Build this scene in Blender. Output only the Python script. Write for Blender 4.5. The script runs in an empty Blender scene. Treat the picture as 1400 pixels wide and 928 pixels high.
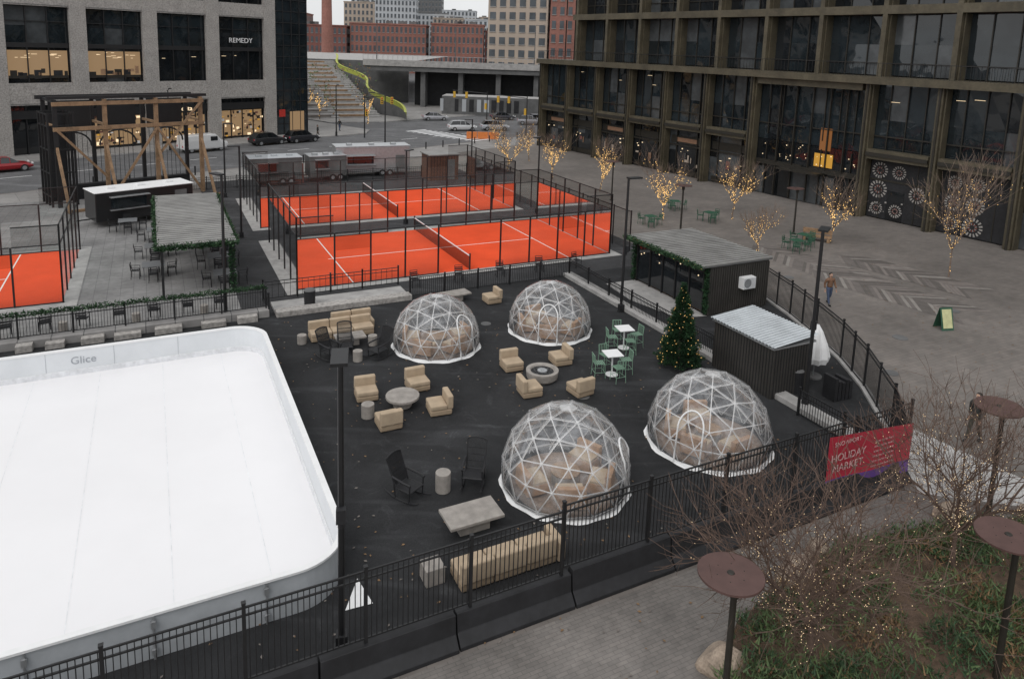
import bpy, bmesh, math, random
from mathutils import Matrix, Vector
random.seed(7)
R=random.random
def U(a,b): return a+(b-a)*R()
A=0.469; CA,SA=math.cos(A),math.sin(A); OX,OY=-11.24,36.77
def W(u,v): return (OX+u*CA-v*SA, OY+u*SA+v*CA)
scene=bpy.context.scene
col=scene.collection
scene.view_settings.view_transform='Standard'
scene.view_settings.look='None'; scene.view_settings.exposure=0

# ------------------------------------------------ materials
def newmat(name):
    m=bpy.data.materials.new(name); m.use_nodes=True; nt=m.node_tree
    return m,nt,nt.nodes['Principled BSDF']
def coordnode(nt,kind='Object'):
    if kind=='World':
        return nt.nodes.new('ShaderNodeNewGeometry').outputs['Position']
    return nt.nodes.new('ShaderNodeTexCoord').outputs[kind]
def M(name,c,rough=.6,metal=0,var=.15,scale=4,bump=0,bscale=40,kind='Object',fine=0,fscale=60,spec=.5):
    m,nt,b=newmat(name); L=nt.links.new
    co=coordnode(nt,kind)
    n=nt.nodes.new('ShaderNodeTexNoise'); n.inputs['Scale'].default_value=scale; n.inputs['Detail'].default_value=4
    n.inputs['Roughness'].default_value=.6
    L(co,n.inputs['Vector'])
    r=nt.nodes.new('ShaderNodeMapRange'); r.inputs['From Min'].default_value=.3; r.inputs['From Max'].default_value=.7
    r.inputs['To Min'].default_value=1-var; r.inputs['To Max'].default_value=1+var
    L(n.outputs['Fac'],r.inputs['Value']); val=r.outputs['Result']
    if fine>0:
        n2=nt.nodes.new('ShaderNodeTexNoise'); n2.inputs['Scale'].default_value=fscale; n2.inputs['Detail'].default_value=2
        L(co,n2.inputs['Vector'])
        r2=nt.nodes.new('ShaderNodeMapRange'); r2.inputs['From Min'].default_value=.3; r2.inputs['From Max'].default_value=.7
        r2.inputs['To Min'].default_value=1-fine; r2.inputs['To Max'].default_value=1+fine
        L(n2.outputs['Fac'],r2.inputs['Value'])
        mm=nt.nodes.new('ShaderNodeMath'); mm.operation='MULTIPLY'; L(val,mm.inputs[0]); L(r2.outputs['Result'],mm.inputs[1]); val=mm.outputs[0]
    v=nt.nodes.new('ShaderNodeVectorMath'); v.operation='SCALE'; v.inputs[0].default_value=c[:3]
    L(val,v.inputs['Scale']); L(v.outputs[0],b.inputs['Base Color'])
    b.inputs['Roughness'].default_value=rough; b.inputs['Metallic'].default_value=metal
    b.inputs['Specular IOR Level'].default_value=spec
    if bump>0:
        nb=nt.nodes.new('ShaderNodeTexNoise'); nb.inputs['Scale'].default_value=bscale; L(co,nb.inputs['Vector'])
        bp=nt.nodes.new('ShaderNodeBump'); bp.inputs['Strength'].default_value=bump; bp.inputs['Distance'].default_value=.02
        L(nb.outputs['Fac'],bp.inputs['Height']); L(bp.outputs[0],b.inputs['Normal'])
    return m
def MB_brick(name,c1,c2,mortar,sx,sy,rot=0,rough=.85,var=.25,vs=.25,kind='World',ms=.02,off=.5):
    m,nt,b=newmat(name); L=nt.links.new
    co=coordnode(nt,kind)
    mp=nt.nodes.new('ShaderNodeMapping'); mp.inputs['Rotation'].default_value=(0,0,rot) if not isinstance(rot,tuple) else rot
    L(co,mp.inputs['Vector'])
    br=nt.nodes.new('ShaderNodeTexBrick'); br.inputs['Color1'].default_value=(*c1,1); br.inputs['Color2'].default_value=(*c2,1); br.inputs['Mortar'].default_value=(*mortar,1)
    br.inputs['Scale'].default_value=1; br.inputs['Brick Width'].default_value=sx; br.inputs['Row Height'].default_value=sy
    br.inputs['Mortar Size'].default_value=ms; br.offset=off
    L(mp.outputs[0],br.inputs['Vector'])
    val=None
    for sc,vv in((vs,var),(vs*9,var*.5)):
        n=nt.nodes.new('ShaderNodeTexNoise'); n.inputs['Scale'].default_value=sc; n.inputs['Detail'].default_value=5; n.inputs['Roughness'].default_value=.65
        L(co,n.inputs['Vector'])
        r=nt.nodes.new('ShaderNodeMapRange'); r.inputs['From Min'].default_value=.3; r.inputs['From Max'].default_value=.7
        r.inputs['To Min'].default_value=1-vv; r.inputs['To Max'].default_value=1+vv
        L(n.outputs['Fac'],r.inputs['Value'])
        if val is None: val=r.outputs['Result']
        else:
            mm=nt.nodes.new('ShaderNodeMath'); mm.operation='MULTIPLY'; L(val,mm.inputs[0]); L(r.outputs['Result'],mm.inputs[1]); val=mm.outputs[0]
    v=nt.nodes.new('ShaderNodeVectorMath'); v.operation='SCALE'; L(br.outputs['Color'],v.inputs[0]); L(val,v.inputs['Scale'])
    L(v.outputs[0],b.inputs['Base Color']); b.inputs['Roughness'].default_value=rough
    return m
def EM(name,c,s,base=(0.02,0.02,0.02)):
    m,nt,b=newmat(name); b.inputs['Base Color'].default_value=(*base,1)
    b.inputs['Emission Color'].default_value=(*c,1); b.inputs['Emission Strength'].default_value=s
    try: m.cycles.emission_sampling='NONE'
    except Exception: pass
    return m
def glassy(name,haze,tint=(1,1,1),hz=(.8,.82,.84),ior=1.4,rough=.06,wr=.0,ws=6,extra=0):
    m=bpy.data.materials.new(name); m.use_nodes=True; nt=m.node_tree; nt.nodes.clear(); L=nt.links.new
    o=nt.nodes.new('ShaderNodeOutputMaterial'); t=nt.nodes.new('ShaderNodeBsdfTransparent'); t.inputs[0].default_value=(*tint,1)
    d=nt.nodes.new('ShaderNodeBsdfDiffuse'); d.inputs[0].default_value=(*hz,1)
    m1=nt.nodes.new('ShaderNodeMixShader'); m1.inputs[0].default_value=haze
    L(t.outputs[0],m1.inputs[1]); L(d.outputs[0],m1.inputs[2])
    if ior<1.05:
        L(m1.outputs[0],o.inputs[0]); return m
    g=nt.nodes.new('ShaderNodeBsdfGlossy'); g.inputs[0].default_value=(.9,.9,.9,1); g.inputs['Roughness'].default_value=rough
    f=nt.nodes.new('ShaderNodeFresnel'); f.inputs['IOR'].default_value=ior
    co=coordnode(nt,'Object')
    if wr>0:
        n=nt.nodes.new('ShaderNodeTexNoise'); n.inputs['Scale'].default_value=ws; n.inputs['Detail'].default_value=3; n.inputs['Distortion'].default_value=1.8
        L(co,n.inputs['Vector'])
        b=nt.nodes.new('ShaderNodeBump'); b.inputs['Strength'].default_value=wr; b.inputs['Distance'].default_value=.05
        L(n.outputs['Fac'],b.inputs['Height']); L(b.outputs[0],g.inputs['Normal']); L(b.outputs[0],f.inputs['Normal'])
        r=nt.nodes.new('ShaderNodeMapRange'); r.inputs['From Min'].default_value=.38; r.inputs['From Max'].default_value=.72
        r.inputs['To Min'].default_value=haze*.5; r.inputs['To Max'].default_value=min(1,haze*2.1)
        L(n.outputs['Fac'],r.inputs['Value']); L(r.outputs['Result'],m1.inputs[0])
    m2=nt.nodes.new('ShaderNodeMixShader'); L(f.outputs[0],m2.inputs[0]); L(m1.outputs[0],m2.inputs[1]); L(g.outputs[0],m2.inputs[2])
    L(m2.outputs[0],o.inputs[0])
    return m

def build_asphalt(name,c,stain=.35):
    m,nt,b=newmat(name); L=nt.links.new; co=coordnode(nt,'World')
    def noise(s,d=6,ro=.6,dist=0):
        n=nt.nodes.new('ShaderNodeTexNoise'); n.inputs['Scale'].default_value=s; n.inputs['Detail'].default_value=d; n.inputs['Roughness'].default_value=ro; n.inputs['Distortion'].default_value=dist
        L(co,n.inputs['Vector']); return n
    def rng(n,a,bb,f0=.3,f1=.7):
        r=nt.nodes.new('ShaderNodeMapRange'); r.inputs['From Min'].default_value=f0; r.inputs['From Max'].default_value=f1
        r.inputs['To Min'].default_value=a; r.inputs['To Max'].default_value=bb; L(n.outputs['Fac'],r.inputs['Value']); return r.outputs[0]
    a=rng(noise(.3,6,.7,.6),1-stain,1+stain); f=rng(noise(30,2),.8,1.2); st=rng(noise(.9,6,.75,1.6),1,1.9,.56,.74)
    x=a
    ys=[f,st]
    # a few long faint scuffs, well spread
    mp=nt.nodes.new('ShaderNodeMapping'); mp.inputs['Rotation'].default_value=(0,0,-A+.5); mp.inputs['Scale'].default_value=(.16,1.3,1); L(co,mp.inputs['Vector'])
    ns=nt.nodes.new('ShaderNodeTexNoise'); ns.inputs['Scale'].default_value=.9; ns.inputs['Detail'].default_value=2; ns.inputs['Distortion'].default_value=.9; L(mp.outputs[0],ns.inputs['Vector'])
    ys.append(rng(ns,1,1.45,.58,.68))
    for y in ys:
        mm=nt.nodes.new('ShaderNodeMath'); mm.operation='MULTIPLY'; L(x,mm.inputs[0]); L(y,mm.inputs[1]); x=mm.outputs[0]
    v=nt.nodes.new('ShaderNodeVectorMath'); v.operation='SCALE'; v.inputs[0].default_value=c; L(x,v.inputs['Scale']); L(v.outputs[0],b.inputs['Base Color'])
    b.inputs['Roughness'].default_value=.9; b.inputs['Specular IOR Level'].default_value=.2
    return m
m_lot=build_asphalt('lot_asphalt',(.027,.0275,.029))
m_road=build_asphalt('road_asphalt',(.12,.12,.123),.2)
m_dark=build_asphalt('dark_asphalt',(.045,.045,.047))
m_plaza=MB_brick('plaza_paving',(.178,.157,.142),(.15,.135,.123),(.125,.11,.1),.6,.2,rot=-A,var=.26,vs=.16,ms=.01)
m_walk=MB_brick('walk_paving',(.19,.172,.158),(.16,.147,.136),(.125,.115,.108),.3,.1,rot=-A,var=.3,vs=.4,ms=.008)
m_deckp=MB_brick('deck_paving',(.235,.23,.225),(.205,.2,.197),(.13,.13,.13),.6,.6,rot=-A,var=.28,vs=.4,ms=.012,off=0)
m_swalk=MB_brick('sidewalk_paving',(.27,.26,.25),(.24,.23,.22),(.16,.15,.15),1.5,1.5,rot=-.7,var=.2,vs=.3,ms=.02,off=0)
m_conc=M('concrete',(.34,.33,.32),.85,var=.22,scale=1.5,fine=.12)
m_concd=M('concrete_dark',(.12,.12,.12),.85,var=.25,scale=.6,fine=.1)
m_gran=M('granite',(.34,.32,.3),.8,var=.12,scale=.8,fine=.3,fscale=7)
m_granblk=MB_brick('granite_block',(.3,.29,.28),(.24,.23,.225),(.08,.08,.08),1.2,.5,rot=(math.pi/2,0,0),kind='Object',ms=.02)
m_black=M('black_metal',(.012,.012,.013),.5,metal=.0,var=.2)
m_blackp=M('black_plastic',(.014,.014,.016),.65,var=.4,scale=1.2,fine=.2,fscale=6)
m_white=M('white_paint',(.78,.78,.78),.5,var=.04)
m_ice=M('ice_surface',(.82,.81,.82),.35,var=.02,scale=.3,kind='World')
m_board=M('rink_board',(.66,.68,.7),.4,var=.06,scale=.8)
m_boardo=M('rink_board_outer',(.4,.42,.44),.5,var=.12,scale=1.5)
m_orange=M('court_turf',(.76,.088,.03),.95,var=.1,scale=.35,fine=.06,fscale=30,kind='World',spec=.1)
m_line=M('court_line',(.8,.76,.72),.8,var=.05)
m_beige=M('beige_fabric',(.43,.335,.235),.9,var=.12,scale=3,bump=.35,bscale=120)
m_beige2=M('beige_base',(.33,.25,.17),.9,var=.1,scale=3)
m_tan=M('tan_cushion',(.36,.22,.13),.9,var=.2,scale=3)
m_ctab=M('cast_concrete',(.3,.275,.25),.8,var=.22,scale=3,fine=.1,bump=.2)
m_green=M('green_metal',(.2,.33,.24),.45,var=.08)
m_gdark=M('dark_green_metal',(.03,.1,.06),.45,var=.08)
m_wood=M('timber',(.26,.165,.095),.8,var=.3,scale=2,fine=.15,fscale=12)
m_woodg=M('grey_timber',(.17,.15,.135),.85,var=.3,scale=1.5)
m_bronze=M('bronze_cladding',(.085,.072,.047),.55,metal=.1,var=.3,scale=.7,fine=.15,fscale=5)
m_bronzed=M('bronze_dark',(.025,.022,.017),.5,metal=.1,var=.2)
m_umber=M('umber_disc',(.1,.055,.048),.55,metal=.1,var=.2,scale=2)
m_bark=M('bark',(.11,.072,.055),.9,var=.3,scale=6)
m_barkl=M('bark_light',(.18,.13,.1),.9,var=.3,scale=6)
m_roofc=M('corrugated_roof',(.24,.235,.225),.6,var=.25,scale=.8)
m_roofw=M('white_corrugated',(.5,.53,.55),.5,var=.15,scale=1)
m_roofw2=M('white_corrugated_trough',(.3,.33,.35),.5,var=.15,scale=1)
m_cont=M('dark_container',(.04,.037,.033),.6,var=.3,scale=1)
m_red=M('banner_red',(.45,.025,.05),.6,var=.06,scale=1)
m_yellow=M('yellow_green_rail',(.36,.39,.06),.6,var=.15)
m_orngp=M('orange_plastic',(.6,.17,.03),.5,var=.1)
m_silver=M('silver_metal',(.42,.43,.44),.35,metal=.6,var=.12)
m_stone=M('boulder',(.34,.27,.21),.9,var=.3,scale=2,fine=.2,fscale=20,bump=.6,bscale=8)
m_mulch=M('mulch',(.085,.055,.036),.95,var=.4,scale=3,fine=.3,fscale=40,kind='World')
m_leaf=[M('leaf_a',(.075,.12,.045),.7,var=.35,scale=3),M('leaf_b',(.11,.16,.06),.7,var=.3,scale=3),M('leaf_c',(.035,.075,.03),.7,var=.3,scale=3),M('leaf_dry',(.2,.12,.06),.8,var=.3,scale=3)]
m_fir=[M('fir_a',(.012,.034,.015),.75,var=.3,spec=.2),M('fir_b',(.022,.055,.022),.75,var=.3,spec=.2)]
m_bulb=EM('warm_bulb',(1,.6,.2),1.9,(.6,.4,.15))
m_bulbn=EM('warm_bulb_soft',(1,.72,.4),1.1,(.7,.55,.35))
m_lit=EM('lit_interior',(1,.62,.3),.22,(.12,.09,.06))
m_litb=EM('lit_lamp',(1,.76,.48),1.2)
m_lity=EM('lit_yellow',(1,.5,.05),.5)
m_plastic=glassy('clear_pvc',.12,hz=(.85,.87,.9),ior=1.24,wr=.3,ws=1.7,rough=.12)
m_glass=glassy('court_glass',.03,tint=(.94,.97,.96),ior=1.25,hz=(.5,.55,.55))
m_mesh=glassy('wire_mesh',.27,hz=(.03,.025,.022),ior=1.0)
m_net=glassy('net_mesh',.6,hz=(.02,.02,.02),ior=1.0)
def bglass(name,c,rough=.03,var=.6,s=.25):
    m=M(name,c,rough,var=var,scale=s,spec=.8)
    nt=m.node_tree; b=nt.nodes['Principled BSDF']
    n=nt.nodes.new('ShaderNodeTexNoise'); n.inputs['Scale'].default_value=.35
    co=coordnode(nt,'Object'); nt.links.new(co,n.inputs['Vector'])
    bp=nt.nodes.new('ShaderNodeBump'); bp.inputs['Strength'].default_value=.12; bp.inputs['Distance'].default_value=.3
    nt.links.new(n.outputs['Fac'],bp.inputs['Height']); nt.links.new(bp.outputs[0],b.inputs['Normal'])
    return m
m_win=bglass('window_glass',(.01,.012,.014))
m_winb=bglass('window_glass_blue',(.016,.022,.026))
m_palepane=bglass('pale_reflection_pane',(.06,.066,.07),.15,.4,.8)  # paler base colour painted in place of reflections on some panes
m_brickr=M('red_brick',(.26,.12,.095),.9,var=.15,scale=.1,fine=.12,fscale=1.5)
m_brickr2=M('red_brick_dark',(.2,.085,.07),.9,var=.15,scale=.1,fine=.12,fscale=1.5)
m_tanb=M('tan_masonry',(.4,.33,.27),.9,var=.1,scale=.1)
m_grey=M('pale_cladding',(.42,.44,.46),.7,var=.1,scale=.1)
m_farwin=M('far_window',(.07,.08,.09),.3,var=.4,scale=.2)
m_tire=M('tyre',(.015,.015,.015),.8)
m_skin=M('skin',(.45,.27,.19),.6,var=.05)
m_hair=M('hair',(.02,.014,.01),.6)
m_jacket=M('brown_jacket',(.16,.085,.05),.85,var=.15,scale=8)
m_jacketd=M('dark_jacket',(.03,.03,.028),.85,var=.15,scale=8)
m_jeans=M('jeans',(.05,.07,.12),.9,var=.15,scale=8)
m_pants=M('olive_trousers',(.05,.045,.035),.9,var=.15,scale=8)

# ------------------------------------------------ mesh builder
class B:
    def __init__(s): s.v=[];s.f=[];s.mi=[];s.m=[];s.T=Matrix.Identity(4)
    def at(s,x=0,y=0,z=0,yaw=0): s.T=Matrix.Translation((x,y,z))@Matrix.Rotation(yaw,4,'Z'); return s
    def mid(s,m):
        if m not in s.m: s.m.append(m)
        return s.m.index(m)
    def add(s,vs,fs,m):
        o=len(s.v);T=s.T;k=s.mid(m)
        s.v+=[T@Vector(p) for p in vs]
        for f in fs: s.f.append([o+i for i in f]); s.mi.append(k)
    def box(s,cx,cy,cz,sx,sy,sz,m,yaw=0,nocap=False):
        x,y,z=sx/2,sy/2,sz/2;c,sn=math.cos(yaw),math.sin(yaw)
        P=[(-x,-y,-z),(x,-y,-z),(x,y,-z),(-x,y,-z),(-x,-y,z),(x,-y,z),(x,y,z),(-x,y,z)]
        P=[(cx+a*c-b*sn,cy+a*sn+b*c,cz+d) for a,b,d in P]
        F=[(0,1,5,4),(1,2,6,5),(2,3,7,6),(3,0,4,7)]
        if not nocap: F+=[(0,3,2,1),(4,5,6,7)]
        s.add(P,F,m)
    def bx(s,x0,x1,y0,y1,z0,z1,m): s.box((x0+x1)/2,(y0+y1)/2,(z0+z1)/2,abs(x1-x0),abs(y1-y0),abs(z1-z0),m)
    def cyl(s,p0,p1,r0,r1,m,n=8,cap=True):
        p0=Vector(p0);p1=Vector(p1);d=p1-p0
        if d.length<1e-6:return
        d.normalize();a=d.orthogonal().normalized();b=d.cross(a)
        P=[];
        for p,r in((p0,r0),(p1,r1)):
            for i in range(n):
                t=2*math.pi*i/n;P.append(p+a*(r*math.cos(t))+b*(r*math.sin(t)))
        F=[(i,(i+1)%n,n+(i+1)%n,n+i) for i in range(n)]
        if cap: F+=[tuple(range(n-1,-1,-1)),tuple(range(n,2*n))]
        s.add(P,F,m)
    def beam(s,p0,p1,w,m): s.cyl(p0,p1,w*.7,w*.7,m,4)
    def tube(s,pts,r,m,n=6):
        for i in range(len(pts)-1): s.cyl(pts[i],pts[i+1],r,r,m,n)
    def quad(s,a,b,c,d,m): s.add([a,b,c,d],[(0,1,2,3)],m)
    def poly(s,pts,z,m): s.add([(p[0],p[1],z) for p in pts],[tuple(range(len(pts)))],m)
    def prism(s,pts,z0,z1,m,mt=None):
        n=len(pts);P=[(p[0],p[1],z0) for p in pts]+[(p[0],p[1],z1) for p in pts]
        s.add(P,[(i,(i+1)%n,n+(i+1)%n,n+i) for i in range(n)],m)
        s.add([(p[0],p[1],z1) for p in pts],[tuple(range(n))],mt or m)
    def octa(s,p,r,m):
        x,y,z=p
        s.add([(x+r,y,z),(x-r,y,z),(x,y+r,z),(x,y-r,z),(x,y,z+r),(x,y,z-r)],[(0,2,4),(2,1,4),(1,3,4),(3,0,4),(2,0,5),(1,2,5),(3,1,5),(0,3,5)],m)
    def loft(s,secs,m,cap=True):
        n=len(secs[0]);P=[p for q in secs for p in q];F=[]
        for k in range(len(secs)-1):
            for i in range(n):
                j=(i+1)%n;F.append((k*n+i,k*n+j,(k+1)*n+j,(k+1)*n+i))
        if cap: F+=[tuple(range(n-1,-1,-1)),tuple(range((len(secs)-1)*n,len(secs)*n))]
        s.add(P,F,m)
    def sphere(s,c,r,m,n=10,k=6,sc=(1,1,1)):
        secs=[]
        for i in range(k+1):
            ph=-math.pi/2+math.pi*i/k;rr=max(1e-3,math.cos(ph))*r
            secs.append([(c[0]+rr*math.cos(2*math.pi*j/n)*sc[0],c[1]+rr*math.sin(2*math.pi*j/n)*sc[1],c[2]+r*math.sin(ph)*sc[2]) for j in range(n)])
        s.loft(secs,m)
    def mesh(s,name):
        me=bpy.data.meshes.new(name);me.from_pydata([tuple(v) for v in s.v],[],s.f)
        for m in s.m: me.materials.append(m)
        me.polygons.foreach_set('material_index',s.mi);me.update();return me
def mk(name,me,loc=(0,0,0),yaw=0,parent=None,bevel=0,smooth=False,seg=2):
    o=bpy.data.objects.new(name,me);o.location=loc;o.rotation_euler=(0,0,yaw);col.objects.link(o)
    if parent: o.parent=parent
    if bevel:
        b=o.modifiers.new('bevel','BEVEL');b.width=bevel;b.segments=seg;b.limit_method='ANGLE'
    if smooth:
        for p in me.polygons:p.use_smooth=True
    return o
def emp(name,loc=(0,0,0),yaw=0):
    o=bpy.data.objects.new(name,None);o.empty_display_size=.3;o.location=loc;o.rotation_euler=(0,0,yaw);col.objects.link(o);return o
def text(name,body,size,loc,rot,mat,parent=None,ext=.01):
    c=bpy.data.curves.new(name,'FONT');c.body=body;c.size=size;c.extrude=ext;c.materials.append(mat);c.align_x='CENTER'
    o=bpy.data.objects.new(name,c);o.location=loc;o.rotation_euler=rot;col.objects.link(o)
    if parent:o.parent=parent
    return o
V3=lambda p,z=0:(p[0],p[1],z)

# ------------------------------------------------ ground and pavements
NT=(.65,.76);NN=(-.76,.65)
def S(t,n): return (t*NT[0]+n*NN[0], t*NT[1]+n*NN[1])   # street frame
b=B();b.poly([(-1500,-300),(1500,-300),(1500,2500),(-1500,2500)],-.13,m_road);mk('ground',b.mesh('ground'))
b=B();b.prism([S(-140,-160),S(93,-160),S(93,66),S(90,69),S(-140,69)],-.3,0,m_conc,m_plaza);mk('plaza_paving',b.mesh('plaza'))
b=B();b.prism([S(-140,85),S(66,85),S(69,88),S(69,140),S(-140,140)],-.3,0,m_conc,m_swalk);mk('sidewalk',b.mesh('sw'))
b=B();b.prism([S(78,96),S(110,96),S(110,160),S(70,160),S(70,100)],-.3,0,m_conc,m_swalk);mk('sidewalk',b.mesh('sw2'))
b=B();b.poly([S(-140,63),S(90,63),S(90,68.7),S(-140,68.7)],.006,m_swalk);mk('pavement',b.mesh('pv'))
b=B()
b.prism([W(-34,-24.9),W(14.6,-24.9),(13.9,24),(14.6,27.5),(14.8,32.6),(14.4,38),W(20,-2.8),W(-34,-2.8)],-.02,.010,m_lot);mk('asphalt_lot',b.mesh('lot'))
b=B();b.poly([W(-3,-2.8),W(23,-2.8),W(23,33),W(-3,33)],.008,m_dark);mk('asphalt_pad',b.mesh('pad'))
b=B();b.poly([W(-34,-2.6),W(-3,-2.6),W(-3,28),W(-34,28)],.014,m_deckp);mk('terrace_paving',b.mesh('ter'))
b=B();b.poly([(6.6,37.0),(8.6,34.6),(10.2,35),(7.6,40.6),(5.6,39.6)],.018,m_conc);mk('concrete_pad',b.mesh('cp'))
b=B();b.poly([W(-34,-32),W(15,-32),W(15,-25.2),W(-34,-25.2)],.006,m_walk);mk('footpath',b.mesh('fp'))
b=B();b.poly([(13.6,24.0),(14.9,24.3),(17.2,20.8),(16.3,19.8),(12.95,20.4)],.01,M('pale_stone',(.42,.41,.4),.8,var=.2,scale=3,kind='World'));mk('stone_paving',b.mesh('sp'))
m_hb=[M('inlay_%d'%i,c,.85,var=.15,scale=2) for i,c in enumerate([(.2,.175,.16),(.115,.102,.093),(.145,.128,.118),(.25,.23,.21)])]
zi=[.008]
def inlay(c,ln,wd,yaw):
    b=B();b.at(c[0],c[1],0,yaw);w=.26
    k=int(ln/w)
    for i in range(k):
        x=-ln/2+i*w
        for sgn in(-1,1):
            m=m_hb[random.choice([0,0,1,1,2,2,3])]
            y1=sgn*wd/2
            b.quad((x,0,zi[0]),(x+w*.9,0,zi[0]),(x+w*.9+abs(y1)*.8,y1,zi[0]),(x+abs(y1)*.8,y1,zi[0]),m)
    zi[0]+=.005
    mk('herringbone_paving',b.mesh('inlay'))
inlay((19.2,45.6),8.5,3.6,-1.1);inlay((21.6,40.4),8.5,3.4,-.95);inlay((24.6,44.0),8,3,-.95)
b=B()
for t in range(-60,90,6): b.poly([S(t,77),S(t+3,77),S(t+3,77.15),S(t,77.15)],-.122,m_white)
for n in [69.9+i*1.25 for i in range(12)]: b.poly([S(73,n),S(77,n),S(77,n+.6),S(73,n+.6)],-.122,m_white)
mk('road_marking',b.mesh('rm'))
b=B()
for x,y,r in((19,33,.35),(24,37,.3),(17,42,.3),(3,26,.3),(-1,33,.25),(16.5,29,.3)):
    b.cyl((x,y,.004),(x,y,.017),r,r,m_concd,20)
mk('manhole_cover',b.mesh('mh'))
# fallen leaves blown along kerbs and over the plaza
b=B()
for i in range(1500):
    x,y=random.choice([(U(14,28),U(22,50)),(U(-12,10),U(2,19)),(U(-11,10),U(14,33))])
    l=U(.03,.06);a=U(0,6.3);c_,s_=math.cos(a)*l,math.sin(a)*l
    b.add([(x-c_,y-s_,.034),(x+s_*.6,y-c_*.6,.04),(x+c_,y+s_,.036),(x-s_*.6,y+c_*.6,.045)],[(0,1,2,3)],m_leaf[3] if R()<.6 else m_woodg)
mk('fallen_leaves',b.mesh('lv'))

# ------------------------------------------------ ice rink
rk=emp('ice_rink',V3(W(0,0)),A)
u0,u1,v0,v1=-33,-2.7,-22.5,-6.8
def rrect(u0,u1,v0,v1,r,n=10):
    pts=[]
    for cx,cy,a0 in((u1-r,v0+r,-90),(u1-r,v1-r,0),(u0+r,v1-r,90),(u0+r,v0+r,180)):
        for i in range(n+1):
            a=math.radians(a0+90*i/n);pts.append((cx+r*math.cos(a),cy+r*math.sin(a)))
    return pts
def ring(b,po,pi,z0,z1,mo,mi,mt):
    n=len(po)
    for i in range(n):
        j=(i+1)%n
        b.add([(*po[i],z0),(*po[j],z0),(*po[j],z1),(*po[i],z1)],[(0,1,2,3)],mo)
        b.add([(*pi[i],z0),(*pi[j],z0),(*pi[j],z1),(*pi[i],z1)],[(3,2,1,0)],mi)
        b.add([(*po[i],z1),(*po[j],z1),(*pi[j],z1),(*pi[i],z1)],[(0,1,2,3)],mt)
b=B();b.poly(rrect(u0+.1,u1-.1,v0+.1,v1-.1,1.2),.06,m_ice);mk('ice',b.mesh('ice'),parent=rk)
b=B();ring(b,rrect(u0,u1,v0,v1,1.3),rrect(u0+.09,u1-.09,v0+.09,v1-.09,1.21),.0,1.05,m_boardo,m_board,m_board)
ring(b,rrect(u0-.05,u1+.05,v0-.05,v1+.05,1.35),rrect(u0+.11,u1-.11,v0+.11,v1-.11,1.19),1.052,1.11,m_white,m_white,m_white)
ring(b,rrect(u0+.093,u1-.093,v0+.093,v1-.093,1.207),rrect(u0+.12,u1-.12,v0+.12,v1-.12,1.18),.06,.28,m_boardo,M('kick_strip',(.7,.71,.73),.4),m_white)
mk('boards',b.mesh('boards'),parent=rk)
b=B()
for i in range(13):
    x=u0+3+2.3*i
    if x<u1-1.3: b.box(x,v0-.03,.53,.04,.05,1.04,m_silver);b.box(x,v0-.06,.85,.1,.05,.16,m_silver);b.box(x,v0-.06,.2,.1,.05,.12,m_silver)
    if x<u1-1.3: b.box(x+1,v1-.095,.66,.012,.01,.76,m_boardo)
for y in [v0+2+2.3*i for i in range(6)]: b.box(u1+.025,y,.53,.05,.03,1.04,m_silver)
b.poly([(u1-.3,v0-.4),(u1+.35,v0-.45),(u1+.22,v0+.5)],.03,m_white)
mk('braces',b.mesh('braces'),parent=rk)
b=B();mj=M('ice_joint',(.76,.765,.78),.3)
for i in range(1,14): b.poly([(u0+2.2*i,v0+.3),(u0+2.2*i+.02,v0+.3),(u0+2.2*i+.02,v1-.3),(u0+2.2*i,v1-.3)],.064,mj)
mk('ice_joints',b.mesh('ij'),parent=rk)
text('lettering','Glice',.42,(-9.35,v1-.1,.5),(math.radians(90),0,0),M('logo_grey',(.33,.35,.38),.5),rk,.004)

# ------------------------------------------------ fences
def fence(name,pts,z0,h,post=2.4,gap=.115,close=False,low=.1,pr=.035):
    b=B()
    for k in range(len(pts)-1):
        p=Vector(V3(pts[k]));q=Vector(V3(pts[k+1]));L=(q-p).length;d=(q-p)/L;yaw=math.atan2(d.y,d.x)
        b.at(p.x,p.y,z0,yaw)
        for z in(low,h-.2,h-.03): b.box(L/2,0,z,L,.035,.035,m_black)
        n=max(1,round(L/post))
        for i in range(n+1): b.box(L*i/n,0,h/2+.03,pr*2,pr*2,h+.06,m_black);b.box(L*i/n,0,h+.075,pr*2.5,pr*2.5,.03,m_black)
        for i in range(int(L/gap)): b.box((i+.5)*gap,0,(h+low)/2-.02,.018,.018,h-low,m_black,nocap=True)
    return mk(name,b.mesh(name))
fence('iron_fence',[W(-34,-24.75),W(1.75,-24.75)],.75,1.7)
fence('iron_fence',[W(1.75,-24.75),W(14.5,-24.75)],.85,1.75)
b=B();b.at(OX,OY,0,A)
x=-34
while x<14.4:
    L=min(3.0,14.5-x)
    h=.75 if x<1.7 else .85
    sec=[(-.36,.0),(-.36,.1),(-.16,.32),(-.11,h),(.11,h),(.16,.32),(.36,.1),(.36,0)]
    jy=U(-.03,.03)
    b.loft([[(xx,-24.75+a+jy,z) for a,z in sec] for xx in(x+.02,x+L-.02)],m_blackp)
    x+=3.0
mk('jersey_barrier',b.mesh('jb'),bevel=.015)
bf=[(12.9,21.3),(13.9,24),(14.6,27.5),(14.85,30.2),(14.8,32.8),(14.6,35.5),(14.2,38.2),(13.6,40.8)]
fence('iron_fence',bf,.05,1.75,post=1.8)
b=B()
for i in range(len(bf)-1):
    p,q=bf[i],bf[i+1];L=math.dist(p,q);b.at(p[0],p[1],0,math.atan2(q[1]-p[1],q[0]-p[0]));b.box(L/2,0,.05,L,.3,.1,m_conc)
mk('kerb',b.mesh('kb'))
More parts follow.
